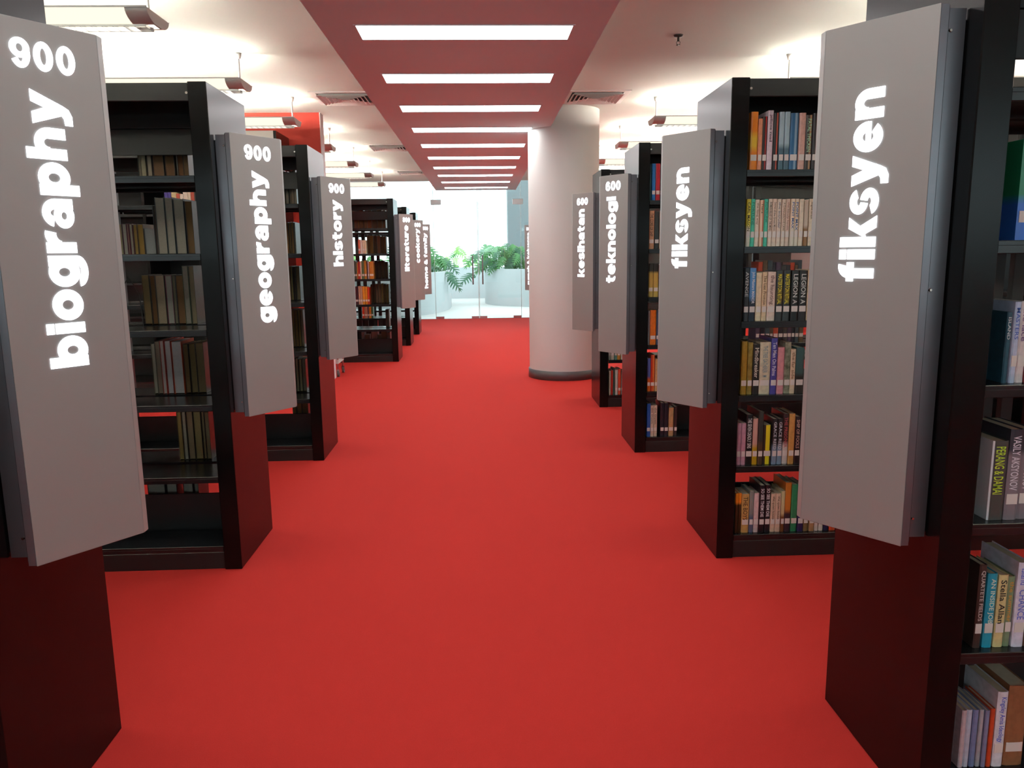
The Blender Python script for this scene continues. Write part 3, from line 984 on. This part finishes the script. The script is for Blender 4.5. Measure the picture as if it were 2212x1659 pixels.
  (-1.572,0.0186,0.264,'b8b0a8','c04028','pale orange-edged'),
  (-1.55,0.028,0.263,'b8b4b0','a03024','pale red-edged'),
  (-1.518,0.0481,0.259,'b4b2ae','c85020','broad white'),
  (-1.466,0.0236,0.244,'6c5434','2c2010','umber'),
  (-1.438,0.0287,0.245,'74603c','4a3c18','sepia'),
  (-1.406,0.0382,0.249,'7c6848','2c2414','wide sepia'),
 ],
 ('L2',4,'B'): [
  (-1.526,0.0221,0.244,'a88c50','5a4820','ochre'),
  (-1.501,0.0183,0.245,'b0a890','4a4434','pale'),
  (-1.48,0.0304,0.245,'9a8464','3a2c18','tan'),
  (-1.446,0.0349,0.244,'a08c5c','4a3c1c','wide tan'),
  (-1.407,0.0132,0.243,'94805c','2c2418','slim tan'),
  (-1.391,0.0221,0.243,'8c7858','3c2c1c','brown'),
 ],
 ('L2',5,'B'): [
  (-1.709,0.0855,0.213,'948c80','2a2a28','wide grey'),
  (-1.616,0.0501,0.211,'948c80','2a2a28','grey'),
  (-1.532,0.047,0.209,'948c80','2a2a28','pale grey'),
  (-1.477,0.0211,0.208,'7c7468','2a2a28','slim grey'),
 ],
 ('L3',0,'B'): [
  (-1.409,0.013,0.109,'a89c68','5a5030','yellowish'),
  (-1.393,0.0229,0.111,'8c8474','3a382c','grey'),
  (-1.367,0.011,0.109,'a49a84','4a4438','pale'),
  (-1.353,0.0214,0.111,'9a8c78','4a4034','tan'),
  (-1.329,0.0188,0.108,'a89c88','4a443c','light'),
 ],
 ('L3',1,'B'): [
  (-1.414,0.0237,0.225,'80582c','3a2410','brown'),
  (-1.387,0.0116,0.222,'8c6a38','3a2810','golden brown'),
  (-1.373,0.0195,0.227,'80643c','3a2c18','umber'),
  (-1.351,0.0101,0.224,'9c9684','4a4a40','slim grey'),
 ],
 ('L3',2,'B'): [
  (-1.41,0.0181,0.246,'80643c','3a2c18','brown'),
  (-1.39,0.0123,0.248,'94804c','4a4420','olive'),
  (-1.375,0.0197,0.243,'3c3028','2a2018','dark'),
  (-1.352,0.0266,0.248,'8c7c5c','3c3424','wide tan'),
 ],
 ('L3',3,'B'): [
  (-1.411,0.0143,0.272,'9a8c6c','4a4428','pale'),
  (-1.394,0.0143,0.272,'80683c','3a2c14','brown'),
  (-1.376,0.0229,0.271,'6c542c','3a2c14','umber'),
  (-1.351,0.0156,0.271,'8c7440','4a3c1c','golden'),
  (-1.332,0.0176,0.271,'94846c','3c3424','tan'),
 ],
 ('L3',4,'B'): [
  (-1.416,0.0198,0.255,'9c9684','4a4a40','pale grey'),
  (-1.392,0.0191,0.252,'94886c','3c3828','tan'),
  (-1.37,0.0205,0.244,'a09470','4a4428','yellowish'),
  (-1.346,0.0258,0.242,'8c8470','3c3828','grey'),
 ],
 ('L3',5,'B'): [
  (-1.435,0.028,0.249,'8c6c44','3a2c18','brown'),
  (-1.401,0.0334,0.245,'80603c','3a2418','umber'),
  (-1.364,0.0449,0.244,'74583c','2c2014','wide umber'),
 ],
 ('L4',0,'B'): [
  (-1.727,0.0413,0.152,'704c34','3a2418','brown'),
  (-1.682,0.0299,0.152,'7c603c','4a3c1c','tan'),
  (-1.649,0.055,0.151,'60442c','2c1c10','wide brown'),
  (-1.591,0.0425,0.151,'6c4c30','342010','umber'),
  (-1.545,0.0597,0.15,'704428','3c1c10','reddish brown'),
  (-1.482,0.0711,0.149,'5c4430','2c2014','wide umber'),
  (-1.408,0.0654,0.149,'64482c','2c2010','chestnut'),
  (-1.339,0.0426,0.148,'70543c','3a2c1c','dull brown'),
 ],
 ('L4',1,'F'): [
  (-1.638,0.0247,0.187,'d8765c','','','','','coral'),
  (-1.611,0.0298,0.178,'ecdcd0','','','','','white'),
  (-1.578,0.022,0.178,'e0ccb0','','','','','cream'),
  (-1.554,0.022,0.178,'ead8b4','','','','','pale yellow'),
 ],
 ('L4',1,'B'): [
  (-1.561,0.033,0.242,'6c4c2c','3a2810','brown'),
  (-1.525,0.0519,0.244,'84602c','4a3414','golden brown'),
  (-1.469,0.0416,0.244,'4c3420','2a1c10','dark brown'),
  (-1.424,0.0457,0.243,'84563c','4a2c1c','reddish'),
  (-1.375,0.037,0.234,'5c4420','2c2010','olive brown'),
  (-1.335,0.0342,0.231,'745028','3a2810','umber'),
 ],
 ('L4',2,'F'): [
  (-1.712,0.0209,0.248,'3a4a38','','','','','dark green'),
  (-1.689,0.0187,0.231,'5a5a48','','','','','olive'),
  (-1.667,0.0103,0.214,'d88a3c','','','','','slim orange'),
  (-1.654,0.0277,0.231,'b03a30','','','','','red'),
  (-1.624,0.0165,0.241,'ead8bc','','','','','cream'),
  (-1.605,0.0299,0.238,'60744c','','','','','green'),
  (-1.572,0.0322,0.246,'b8802c','','','','','amber'),
  (-1.537,0.0097,0.235,'2c2440','','','','','slim violet'),
  (-1.525,0.0176,0.229,'b89a9c','','','','','mauve'),
  (-1.504,0.0575,0.234,'c8802c','','','','','wide amber'),
 ],
 ('L4',2,'B'): [
  (-1.476,0.0436,0.242,'4c3428','2a1c14','dark'),
  (-1.43,0.043,0.236,'503828','2a1c14','brown'),
  (-1.383,0.043,0.241,'503c28','2a2014','umber'),
  (-1.337,0.0442,0.223,'54402c','2c2014','dull'),
 ],
 ('L4',3,'F'): [
  (-1.703,0.0385,0.243,'4a2830','','','','','wine'),
  (-1.662,0.0222,0.246,'c8a488','','','','','beige'),
  (-1.637,0.0256,0.245,'c8a488','','','','','second beige'),
  (-1.608,0.0312,0.242,'e8a030','','','','','orange'),
  (-1.574,0.0301,0.239,'ec9a28','','','','','bright orange'),
  (-1.541,0.0256,0.23,'c8401c','','','','','red'),
 ],
 ('L4',3,'B'): [
  (-1.538,0.0275,0.257,'5c4024','342010','brown'),
  (-1.508,0.0345,0.263,'4c3820','2c1c10','dark brown'),
  (-1.47,0.0345,0.262,'80644c','4a382c','tan'),
  (-1.432,0.0345,0.261,'84684c','4a382c','second tan'),
  (-1.394,0.0345,0.267,'7c683c','4a401c','olive'),
  (-1.357,0.0316,0.26,'54401c','2c2010','dark olive'),
  (-1.322,0.0328,0.254,'706030','4a4018','mustard'),
 ],
 ('L4',4,'B'): [
  (-1.348,0.0231,0.245,'5c4038','34201c','brown'),
  (-1.322,0.0236,0.247,'6c5c4c','3a342c','grey'),
 ],
 ('L4',5,'B'): [
  (-1.692,0.0395,0.271,'8c8880','4a4a48','grey'),
  (-1.649,0.0617,0.233,'74604c','3a2c20','brown'),
  (-1.553,0.0848,0.285,'8c8478','4a443c','wide grey'),
  (-1.464,0.0412,0.23,'7c6c54','3a3020','tan'),
  (-1.417,0.0807,0.291,'746048','3a2c1c','wide brown'),
  (-1.332,0.0372,0.265,'8c8478','4a443c','slim grey'),
 ],
 ('L5',4,'F'): [
  (-1.911,0.0318,-0.013,'d0401c','','','','','red'),
  (-1.876,0.0465,-0.013,'b8846c','','','','','clay'),
  (-1.826,0.0198,-0.017,'6a4a50','','','','','plum'),
  (-1.802,0.0332,-0.015,'d8862c','','','','','amber'),
  (-1.766,0.0298,-0.022,'3a5a3c','','','','','green'),
 ],
}

CASE_Y = {'L2': 3.48, 'L3': 5.41, 'L4': 10.52, 'L5': 12.39, 'R1': 1.73, 'R2': 3.448, 'R3': 5.43, 'R4': 7.115}
CASE_N = {'L2': 'geography', 'L3': 'history', 'L4': 'literature', 'L5': 'cookery', 'R1': 'nearest fiksyen', 'R2': 'second fiksyen', 'R3': 'teknologi', 'R4': 'kesihatan'}
SHELF_N = ['top', 'second', 'third', 'fourth', 'fifth', 'bottom']
bmats = {}
def flat_mat(h, rough=.6):
    k = ('flat', h)
    if k not in bmats:
        bmats[k] = mat('print_' + h, h, rough)
    return bmats[k]
def cover_mat(c1, style, c2):
    k = (c1, style, c2)
    if k in bmats: return bmats[k]
    m, nt, b = new_mat('book_cover_' + c1 + style)
    b.inputs['Roughness'].default_value = .33
    A, B = lin(c1), lin(c2) if c2 else lin(c1)
    tc = nt.nodes.new('ShaderNodeTexCoord')
    n = nt.nodes.new('ShaderNodeTexNoise')
    n.inputs['Scale'].default_value = 55 if style != 'noise' else 28
    n.inputs['Detail'].default_value = 4
    nt.links.new(tc.outputs['Object'], n.inputs['Vector'])
    mx = nt.nodes.new('ShaderNodeMix')
    mx.data_type = 'RGBA'
    mx.inputs[6].default_value = A
    mx.inputs[7].default_value = B if style else tuple(x * .72 for x in A[:3]) + (1,)
    sp = nt.nodes.new('ShaderNodeSeparateXYZ')
    nt.links.new(tc.outputs['Generated'], sp.inputs[0])
    rp = nt.nodes.new('ShaderNodeValToRGB')
    cr = rp.color_ramp
    src = None
    def stops(*st):
        while len(cr.elements) < len(st): cr.elements.new(.5)
        for e, (p, v) in zip(cr.elements, st):
            e.position = p
            e.color = (v, v, v, 1)
    if style == 'lower': stops((0, 1), (.36, 1), (.46, 0), (1, 0)); src = sp.outputs[2]
    elif style == 'upper': stops((0, 0), (.70, 0), (.78, 1), (1, 1)); src = sp.outputs[2]
    elif style == 'mid': stops((0, 0), (.30, 0), (.42, 1), (.55, 1), (.68, 0)); src = sp.outputs[2]
    elif style == 'stripe': stops((0, 0), (.52, 0), (.55, 1), (.80, 1), (.83, 0)); src = sp.outputs[0]
    elif style == 'edge': stops((0, 1), (.10, 1), (.12, 0), (1, 0)); src = sp.outputs[0]
    elif style == 'centre': stops((0, 0), (.24, 0), (.27, 1), (.76, 1), (.79, 0)); src = sp.outputs[0]
    if src is not None:
        nt.links.new(src, rp.inputs[0])
        nt.links.new(rp.outputs[0], mx.inputs[0])
    else:
        stops((0, 0), (.42, 0), (.60, 1 if style else .5), (1, 1 if style else .6))
        nt.links.new(n.outputs[0], rp.inputs[0])
        nt.links.new(rp.outputs[0], mx.inputs[0])
    nt.links.new(mx.outputs[2], b.inputs['Base Color'])
    bmats[k] = m
    return m
def paper_mat(h):
    k = ('page', h)
    if k not in bmats:
        bmats[k] = mat('pages_' + h, h, .85, bump=.5, bscale=900, var=.12, vscale=120)
    return bmats[k]

def cover_mesh(w, h, d, t=.0016):
    r = min(.003, w * .2)
    out = [(-w / 2, d), (-w / 2, r), (-w * .30, 0), (w * .30, 0), (w / 2, r), (w / 2, d)]
    inn = [(-w / 2 + t, d), (-w / 2 + t, r + t * .6), (-w * .30 + t * .4, t), (w * .30 - t * .4, t), (w / 2 - t, r + t * .6), (w / 2 - t, d)]
    n = 6
    vs = [(x, y, 0) for x, y in out] + [(x, y, 0) for x, y in inn] + [(x, y, h) for x, y in out] + [(x, y, h) for x, y in inn]
    fs = []
    for i in range(n - 1):
        j = i + 1
        fs += [(i, j, 12 + j, 12 + i), (6 + j, 6 + i, 18 + i, 18 + j), (i, 6 + i, 6 + j, j), (12 + i, 12 + j, 18 + j, 18 + i)]
    fs += [(0, 12, 18, 6), (5, 11, 23, 17)]
    return MB().add(vs, fs)

def book(x, w, h, yspine, zs, back, d, cm, pm, lb, grp, text='', tcol='', sticker=True, rim=None):
    """root mesh is the cover; pages, sticker and title are its parts"""
    o = cover_mesh(w, h, d).obj('book', cm)
    o.location = (x + w / 2, yspine, zs + .0005)
    if back: o.rotation_euler = (0, 0, PI)
    tag(o, lb, 'book', grp)
    MB().box(-w / 2 + .0017, w / 2 - .0017, .003, d - .004, .003, h - .003).obj('page_block', pm, o)
    if not back:
        if sticker:
            MB().box(-w * .42, w * .42, -.0004, .0008, .040, .066).obj('call_number_sticker', 'sticker', o)
        if text:
            me = text_mesh(text, flat_mat(tcol))
            xs = [v.co.x for v in me.vertices]
            ys = [v.co.y for v in me.vertices]
            L, H = max(xs) - min(xs), max(ys) - min(ys)
            sx = min(h * .60, .11 + .012 * len(text)) / L
            sy = min(w * .62 / H, sx * 2.2)
            sx = min(sx, sy * 1.5)
            mw = Matrix(((0, sy, 0, -(min(ys) + H / 2) * sy), (0, 0, -1, -.0006), (-sx, 0, 0, h * .93 + min(xs) * sx), (0, 0, 0, 1)))
            put('title', me, o, mw=mw)
    return o

for (ck, si, fb), rows in BOOKS.items():
    yf = CASE_Y[ck]
    back = fb == 'B'
    seen = sorted(range(len(rows)), key=lambda i: rows[i][0] * (1 if ck[0] == 'R' else -1))
    place = {i: k for k, i in enumerate(seen)}
    limit = None
    for i, it in enumerate(rows):
        x, w, h = it[:3]
        if h < .1 or h > .3: h = rnd.uniform(.19, .25)
        if ck in ('L2', 'L3', 'L4') and si == 0: h = rnd.uniform(.22, .27)
        h = min(h, .285)
        od = ORD[place[i]]
        where = od + ' from the aisle on the ' + SHELF_N[si] + ' shelf, ' + CASE_N[ck] + ' bookcase'
        if back:
            lb = it[5] + ' book turned backwards, ' + where
            d = min(.185, max(.13, h * .68))
            book(x, w, h, yf + DEP - .035 - rnd.uniform(0, .006), ZSH[si], True, d, cover_mat(it[4], '', ''), paper_mat(it[3]), lb, 'backwards books in the ' + CASE_N[ck] + ' bookcase')
        else:
            lb = it[8] + ' book, ' + where
            d = min(.20, max(.11, h * .66))
            thin = 'thin' in it[8] or w < .013
            book(x, w, h, yf + .040 + rnd.uniform(-.003, .003), ZSH[si], False, d, cover_mat(it[3], it[4], it[5]), M['page'], lb, 'books in the ' + CASE_N[ck] + ' bookcase', it[6], it[7],
                 sticker=not (thin or it[6] in ('jellicoe road', 'PERANG & DAMAI')))

# pale books on the wall bookcase, glimpsed through the geography bookcase
q = random.Random(21)
PAL = [('e8dcc8', 'cream'), ('f0e8dc', 'white'), ('e2c49c', 'peach'), ('d8b07c', 'tan'), ('f2eadf', 'ivory'), ('c8bcb0', 'stone'), ('b05040', 'rust'), ('4a3a8a', 'violet'), ('e8d8a8', 'buff')]
for zi, n_, x_ in ((4, 8, -2.95), (5, 12, -2.85), (6, 5, -3.95)):
    for k in range(n_):
        w = q.uniform(.026, .05)
        c, nm = q.choice(PAL)
        x_ -= w + .002
        if abs(x_ + 3.57) < .06 or abs(x_ + w + 3.57) < .06: x_ -= .12
        book(x_, w, q.uniform(.20, .27), 8.535, (.10, .46, .82, 1.18, 1.54, 1.90, 2.28)[zi], False, .16, cover_mat(c, '', ''), M['page'],
             nm + ' book, ' + ORD[k] + ' from the right on shelf ' + ('five', 'six', 'seven')[zi - 4] + ' up, bookcase against the red wall', 'books on the bookcase against the red wall')

# wire bookends on the empty front shelves of the geography bookcase
for x, z, lb in ((-1.655, ZSH[2], 'black wire bookend left of the tall books, third shelf of the geography bookcase'),
                 (-1.78, ZSH[2], 'black wire bookend farther left on the third shelf of the geography bookcase')):
    mb = MB()
    mb.tube([(-.05, 0, .003), (-.05, .08, .003), (.05, .08, .003), (.05, 0, .003)], .0025)
    mb.tube([(-.05, 0, .003), (-.045, .0, .15), (-.02, 0, .20), (0, 0, .23), (.02, 0, .20), (.045, 0, .15), (.05, 0, .003)], .0025)
    tag(mb.obj('wire_bookend', 'black', None, (x, 3.72, z + .0005)), lb, 'bookend', 'wire bookends in the geography bookcase')

# ================================================================== cupboard on the red wall and book trolley
t = thing('wall_bookcase', 'tall black bookcase standing against the red wall behind the history bookcase', 'bookcase', (-2.12, 9.06, 0))
WZ = [.10, .46, .82, 1.18, 1.54, 1.90, 2.28]
for x_ in (-.03, -1.45, -2.87):
    MB().box(x_, x_ + .03, -.56, -.004, 0, 2.745, .002).obj('side_panel', 'endpanel', t)
for x_ in (-.03, -1.45):
    MB().box(x_ - 1.39, x_, -.014, -.004, 0, 2.74).obj('back_panel', 'black', t)
    MB().box(x_ - 1.39, x_, -.56, -.545, 2.63, 2.745).obj('fascia', 'lamp_metal', t)
    MB().box(x_ - 1.39, x_, -.54, -.014, 2.715, 2.74).obj('top_board', 'black', t)
    MB().box(x_ - 1.39, x_, -.55, -.535, 0, .08).obj('plinth', 'black', t)
    for z in WZ:
        MB().box(x_ - 1.39, x_, -.545, -.016, z - .022, z).obj('shelf', 'shelf', t)
t = thing('book_trolley', 'steel book trolley on casters half hidden behind the history sign', 'trolley', (-1.735, 9.27, 0))
for zz in (.16, .46, .74):
    sh = MB()
    sh.box(-.62, .0, .0, .36, zz, zz + .012, .002)
    sh.box(-.62, .0, .0, .008, zz + .012, zz + .05)
    sh.box(-.62, .0, .352, .36, zz + .012, zz + .05)
    sh.obj('tray', 'lamp_metal', t)
for xx in (-.61, -.012):
    for yy in (.012, .348):
        MB().cyl((xx, yy, .115), (xx, yy, .88), .011, 10).obj('post', 'steel', t)
        cs = MB().cyl((xx, yy, .078), (xx, yy, .118), .009, 10)
        cs.box(xx - .016, xx - .013, yy - .012, yy + .028, .036, .085)
        cs.box(xx + .013, xx + .016, yy - .012, yy + .028, .036, .085)
        cs.box(xx - .016, xx + .016, yy - .012, yy + .014, .080, .085)
        co = cs.obj('caster_fork', 'steel', t)
        MB().cyl((xx - .011, yy + .018, .042), (xx + .011, yy + .018, .042), .042, 18).obj('caster_wheel', 'rubber', co)
        MB().cyl((xx - .0175, yy + .018, .042), (xx + .0175, yy + .018, .042), .008, 10).obj('axle', 'steel', co)
for xx in (-.61, -.012):
    MB().tube([(xx, .012, .88), (xx, .03, .905), (xx, .33, .905), (xx, .348, .88)], .011, 8).obj('push_handle', 'steel', t)

# ================================================================== glass front with doors
def pane(x0, x1, z0, z1, parent):
    return MB().box(x0, x1, YG, YG + .010, z0, z1).obj('pane', 'glass', parent)
def edge(x, z0, z1, parent):
    return MB().box(x - .005, x + .005, YG - .001, YG + .011, z0, z1).obj('pane_edge', 'glass_edge', parent)
xs = [-7.0, -4.9, -2.95, -1.032]
n = 1
for a, b in zip(xs[:-1], xs[1:]):
    w = struct(bpy.data.objects.new('window_%d' % n, None), ('clear full-height glass panel at the far left', 'clear full-height glass panel behind the literature bookcase', 'clear full-height glass panel just left of the glass doors')[n - 1]); col.objects.link(w)
    pane(a + .006, b - .006, .015, ZC - .01, w); edge(b, .015, ZC - .01, w)
    n += 1
struct(MB().box(2.9, XW, YG - .05, YG + .1, 0, ZC).obj('wall_back', 'darkwall'), 'plain dark wall right of the glass front')
for a, b in ((.897, 2.9),):
    w = struct(bpy.data.objects.new('window_%d' % n, None), 'clear full-height glass panel right of the glass doors'); col.objects.link(w)
    pane(a + .006, b - .006, .015, ZC - .01, w); edge(a, .015, ZC - .01, w)
    n += 1
w = struct(bpy.data.objects.new('window_%d' % n, None), 'glass panel above the doors'); col.objects.link(w)
pane(-1.026, .891, 2.60, ZC - .01, w)
for i, (a, b, hx, lb) in enumerate(((-1.028, -.060, -.184, 'left frameless glass door'), (-.050, .893, .034, 'right frameless glass door'))):
    d_ = struct(bpy.data.objects.new('door_%d' % (i + 1), None), lb); col.objects.link(d_)
    pane(a, b, .012, 2.585, d_)
    edge(b - .004 if i == 0 else a + .004, .012, 2.585, d_)
    hinge = (a, a + .18) if i == 0 else (b - .18, b)
    lock = (b - .17, b) if i == 0 else (a, a + .17)
    for q, z0, z1 in ((hinge, .004, .056), (lock, .004, .056)):
        MB().box(q[0], q[1], YG - .018, YG + .028, z0, z1, .003).obj('patch_fitting', 'steel', d_)
    tp = (a - .055, a + .175) if i == 0 else (b - .175, b + .06)
    MB().box(tp[0], tp[1], YG - .018, YG + .028, 2.51, 2.625, .003).obj('patch_fitting', 'steel', d_)
    hb = MB().cyl((hx, YG - .055, .765), (hx, YG - .055, 1.412), .017, 12)
    for zz in (.85, 1.33):
        hb.cyl((hx, YG - .055, zz), (hx, YG + .001, zz), .010, 8)
    hb.obj('pull_handle', 'steel', d_)
struct(MB().box(-XW, XW, YG - .02, YG + .03, 0, .006).obj('trim_2', 'steel'), 'steel threshold at the carpet edge')

# ================================================================== terrace outside
struct(MB().box(-30, 30, YG, 60, -.12, -.02).obj('floor', 'terrace'), 'pale stone paving outside the glass doors')
def superell(cx, cy, a, b, e=2.5, n=72):
    P = []
    for i in range(n):
        q = 2 * PI * i / n
        c, s = math.cos(q), math.sin(q)
        P.append((cx + a * math.copysign(abs(c) ** (2 / e), c), cy + b * math.copysign(abs(s) ** (2 / e), s)))
    return P
def planter(lb, cx, cy, a, b, h, e=2.5):
    t = thing('planter', lb, 'planter', (cx, cy, -.02))
    O, I = superell(0, 0, a, b, e), superell(0, 0, a - .10, b - .10, e)
    n = len(O)
    vs = [(x, y, 0) for x, y in O] + [(x, y, h) for x, y in O] + [(x, y, h) for x, y in I] + [(x, y, h - .12) for x, y in I]
    mb = MB()
    mb.add(vs, [(i, (i + 1) % n, n + (i + 1) % n, n + i) for i in range(n)], True)
    mb.add(vs, [(k * n + i, k * n + (i + 1) % n, (k + 1) * n + (i + 1) % n, (k + 1) * n + i) for k in (1, 2) for i in range(n)])
    mb.obj('planter_wall', 'concrete', t)
    MB().add([(x, y, h - .07) for x, y in I], [tuple(range(n))]).obj('soil', 'soil', t)
    return t
planter('curved white planter outside, left of the glass doors', -3.25, 21.6, 2.4, 3.6, 1.02)
planter('curved white planter outside, right of the glass doors', 2.6, 23.4, 2.5, 2.3, 1.03)
struct(MB().box(-8, 8, 25.75, 25.95, -.02, 1.0).obj('wall_back', 'concrete'), 'low pale wall between the outdoor planters')
struct(MB().box(.93, 2.6, 26.6, 27.6, -.02, 9).obj('wall_outside', 'pier'), 'grey pier outside behind the right planter')
struct(MB().box(-.12, .06, 26.3, 26.5, -.02, 6).obj('column', 'white'), 'slim pale post outside behind the planters')

# monstera plants: split leaves as single parts
def leaf_mesh(name, m, seed):
    q = random.Random(seed)
    mb = MB()
    nl = 6
    def hw(t): return .52 * (math.sin(PI * min(1, t * .80 + .16)) ** .8) * (1 - .25 * t)
    def zc(x, y): return -.35 * x * x - .28 * y * y + .05 * abs(x)
    for s in (-1, 1):
        for i in range(nl):
            t0, t1 = i / nl, (i + 1) / nl
            tm = (t0 + t1) / 2
            w0 = hw(tm) * q.uniform(.92, 1.05)
            inn = w0 * .27
            g = .026
            fwd = .16 + .08 * tm
            if i == 0: t0 = -.14
            y0, y1 = t0, t1
            P = [(0, max(y0, 0)), (s * inn, y0 + g + fwd * .35), (s * inn, y1 - g + fwd * .35), (0, y1),
                 (s * w0 * .80, y0 + .055 + fwd * .8), (s * w0 * .84, y1 - .058 + fwd * .9), (s * w0, (y0 + y1) / 2 + fwd * 1.15)]
            vs = [(x, y, zc(x, y)) for x, y in P]
            fs = [(0, 1, 2, 3), (1, 4, 5, 2), (4, 6, 5)]
            if i: fs.append((0, 1, 1 + 0, 0)) if False else None
            if s < 0: fs = [tuple(reversed(f)) for f in fs if f]
            fs = [f for f in fs if f]
            mb.add(vs, fs, True)
            if i:
                yb = t0
                v2 = [(0, yb, zc(0, yb)), (s * inn, yb - g + fwd * .33, zc(inn, yb)), (s * inn, yb + g + fwd * .35, zc(inn, yb))]
                mb.add(v2, [(0, 1, 2) if s > 0 else (2, 1, 0)], True)
    tip = [(-.06, .98, zc(.06, .98)), (.06, .98, zc(.06, .98)), (0, 1.22, zc(0, 1.2)), (0, .9, zc(0, .9))]
    mb.add(tip, [(3, 1, 2, 0)], True)
    return mb.mesh(name, m)
leafs = {k: [leaf_mesh('leaf', k, i) for i in range(3)] for k in ('leaf', 'leaf_dark', 'leaf_pale')}
def plant(lb, x, y, z, nl, spread, hi, sz, kinds, seed, toward=(-.2, -1), droop=()):
    q = random.Random(seed)
    t = thing('monstera_plant', lb, 'plant', (x, y, z), 'monstera plants in the outdoor planters')
    ends = []
    for i in range(nl):
        a = q.uniform(0, 2 * PI)
        rr = spread * math.sqrt(q.uniform(.05, 1))
        ends.append((Vector((math.cos(a) * rr, math.sin(a) * rr * .8, q.uniform(.18, 1) ** .9 * hi)), q.uniform(.75, 1.2)))
    for dx, dy, dz in droop:
        ends.append((Vector((dx, dy, dz)), 1.15))
    for E, s in ends:
        k = q.choice(kinds)
        out = Vector((E.x, E.y, 0))
        if out.length < .05: out = Vector((toward[0], toward[1], 0))
        out.normalize()
        tdir = (out * .8 + Vector((toward[0], toward[1], 0)) * .55 + Vector((q.uniform(-.4, .4), q.uniform(-.3, .3), -q.uniform(.35, 1.1)))).normalized()
        nrm = (Vector((toward[0] * .8, toward[1] * .8, .75)) + Vector((q.uniform(-.5, .5), q.uniform(-.3, .3), q.uniform(-.2, .3))))
        nrm = (nrm - tdir * nrm.dot(tdir)).normalized()
        xa = tdir.cross(nrm)
        L = sz * s
        mw = Matrix((xa * L, tdir * L, nrm * L)).transposed().to_4x4()
        mw.translation = E
        put('leaf', q.choice(leafs[k]), t, mw=mw)
        mid = Vector((E.x * .35, E.y * .35, max(E.z, .1) * .75 + .08))
        MB().tube([(E.x * .08, E.y * .08, -.05), mid, E], [.014, .007], 5).obj('stalk', 'stalk', t)
GD = ['leaf', 'leaf_dark']
plant('monstera plant in the left outdoor planter, its leaves hanging over the near rim', -1.35, 20.9, .95, 15, .42, .48, .36, GD, 3, (.5, -1), ((.50, -.55, .02), (.42, -.1, .28), (.5, -.3, -.10)))
plant('monstera plant in the left outdoor planter, tall one at the planter middle', -1.85, 20.2, .95, 14, .5, .75, .42, GD, 4, (.5, -1))
plant('monstera plant in the left outdoor planter, at its far rim', -1.35, 22.4, .95, 9, .4, .4, .40, GD, 5, (.4, -1))
plant('monstera plant in the right outdoor planter, at the rim by the door handles', .48, 22.7, .98, 18, .48, .74, .40, ['leaf', 'leaf', 'leaf_dark'], 6, (-.4, -1), ((-.72, -.3, -.12), (-.62, -.25, .42), (-.5, -.4, .55)))
plant('monstera plant in the right outdoor planter, dense one in front of the pale post', .75, 22.1, .98, 18, .42, .74, .33, GD, 7, (-.1, -1))
plant('monstera plant in the right outdoor planter, dense one before the grey pier', 1.25, 22.0, .98, 20, .46, .74, .33, GD, 8, (-.1, -1))
plant('monstera plant in the right outdoor planter, beside the column edge', 1.85, 22.2, .98, 14, .5, .6, .40, GD, 9, (-.2, -1))
plant('pale green monstera behind the gap between the outdoor planters, left one', -1.0, 27.5, 0, 10, .4, 1.75, .42, ['leaf_pale'], 10, (0, -1))
plant('pale green monstera behind the gap between the outdoor planters, right one', -.55, 29.2, 0, 10, .4, 1.6, .42, ['leaf_pale', 'leaf'], 11, (0, -1))
plant('monstera plant outside far left, seen between the literature shelves', -3.1, 20.0, .95, 14, .55, .6, .42, ['leaf', 'leaf_pale'], 12, (.3, -1))
plant('monstera plant outside farthest left, seen between the literature shelves', -4.2, 19.8, .95, 14, .55, .6, .42, ['leaf', 'leaf_pale'], 13, (.3, -1))
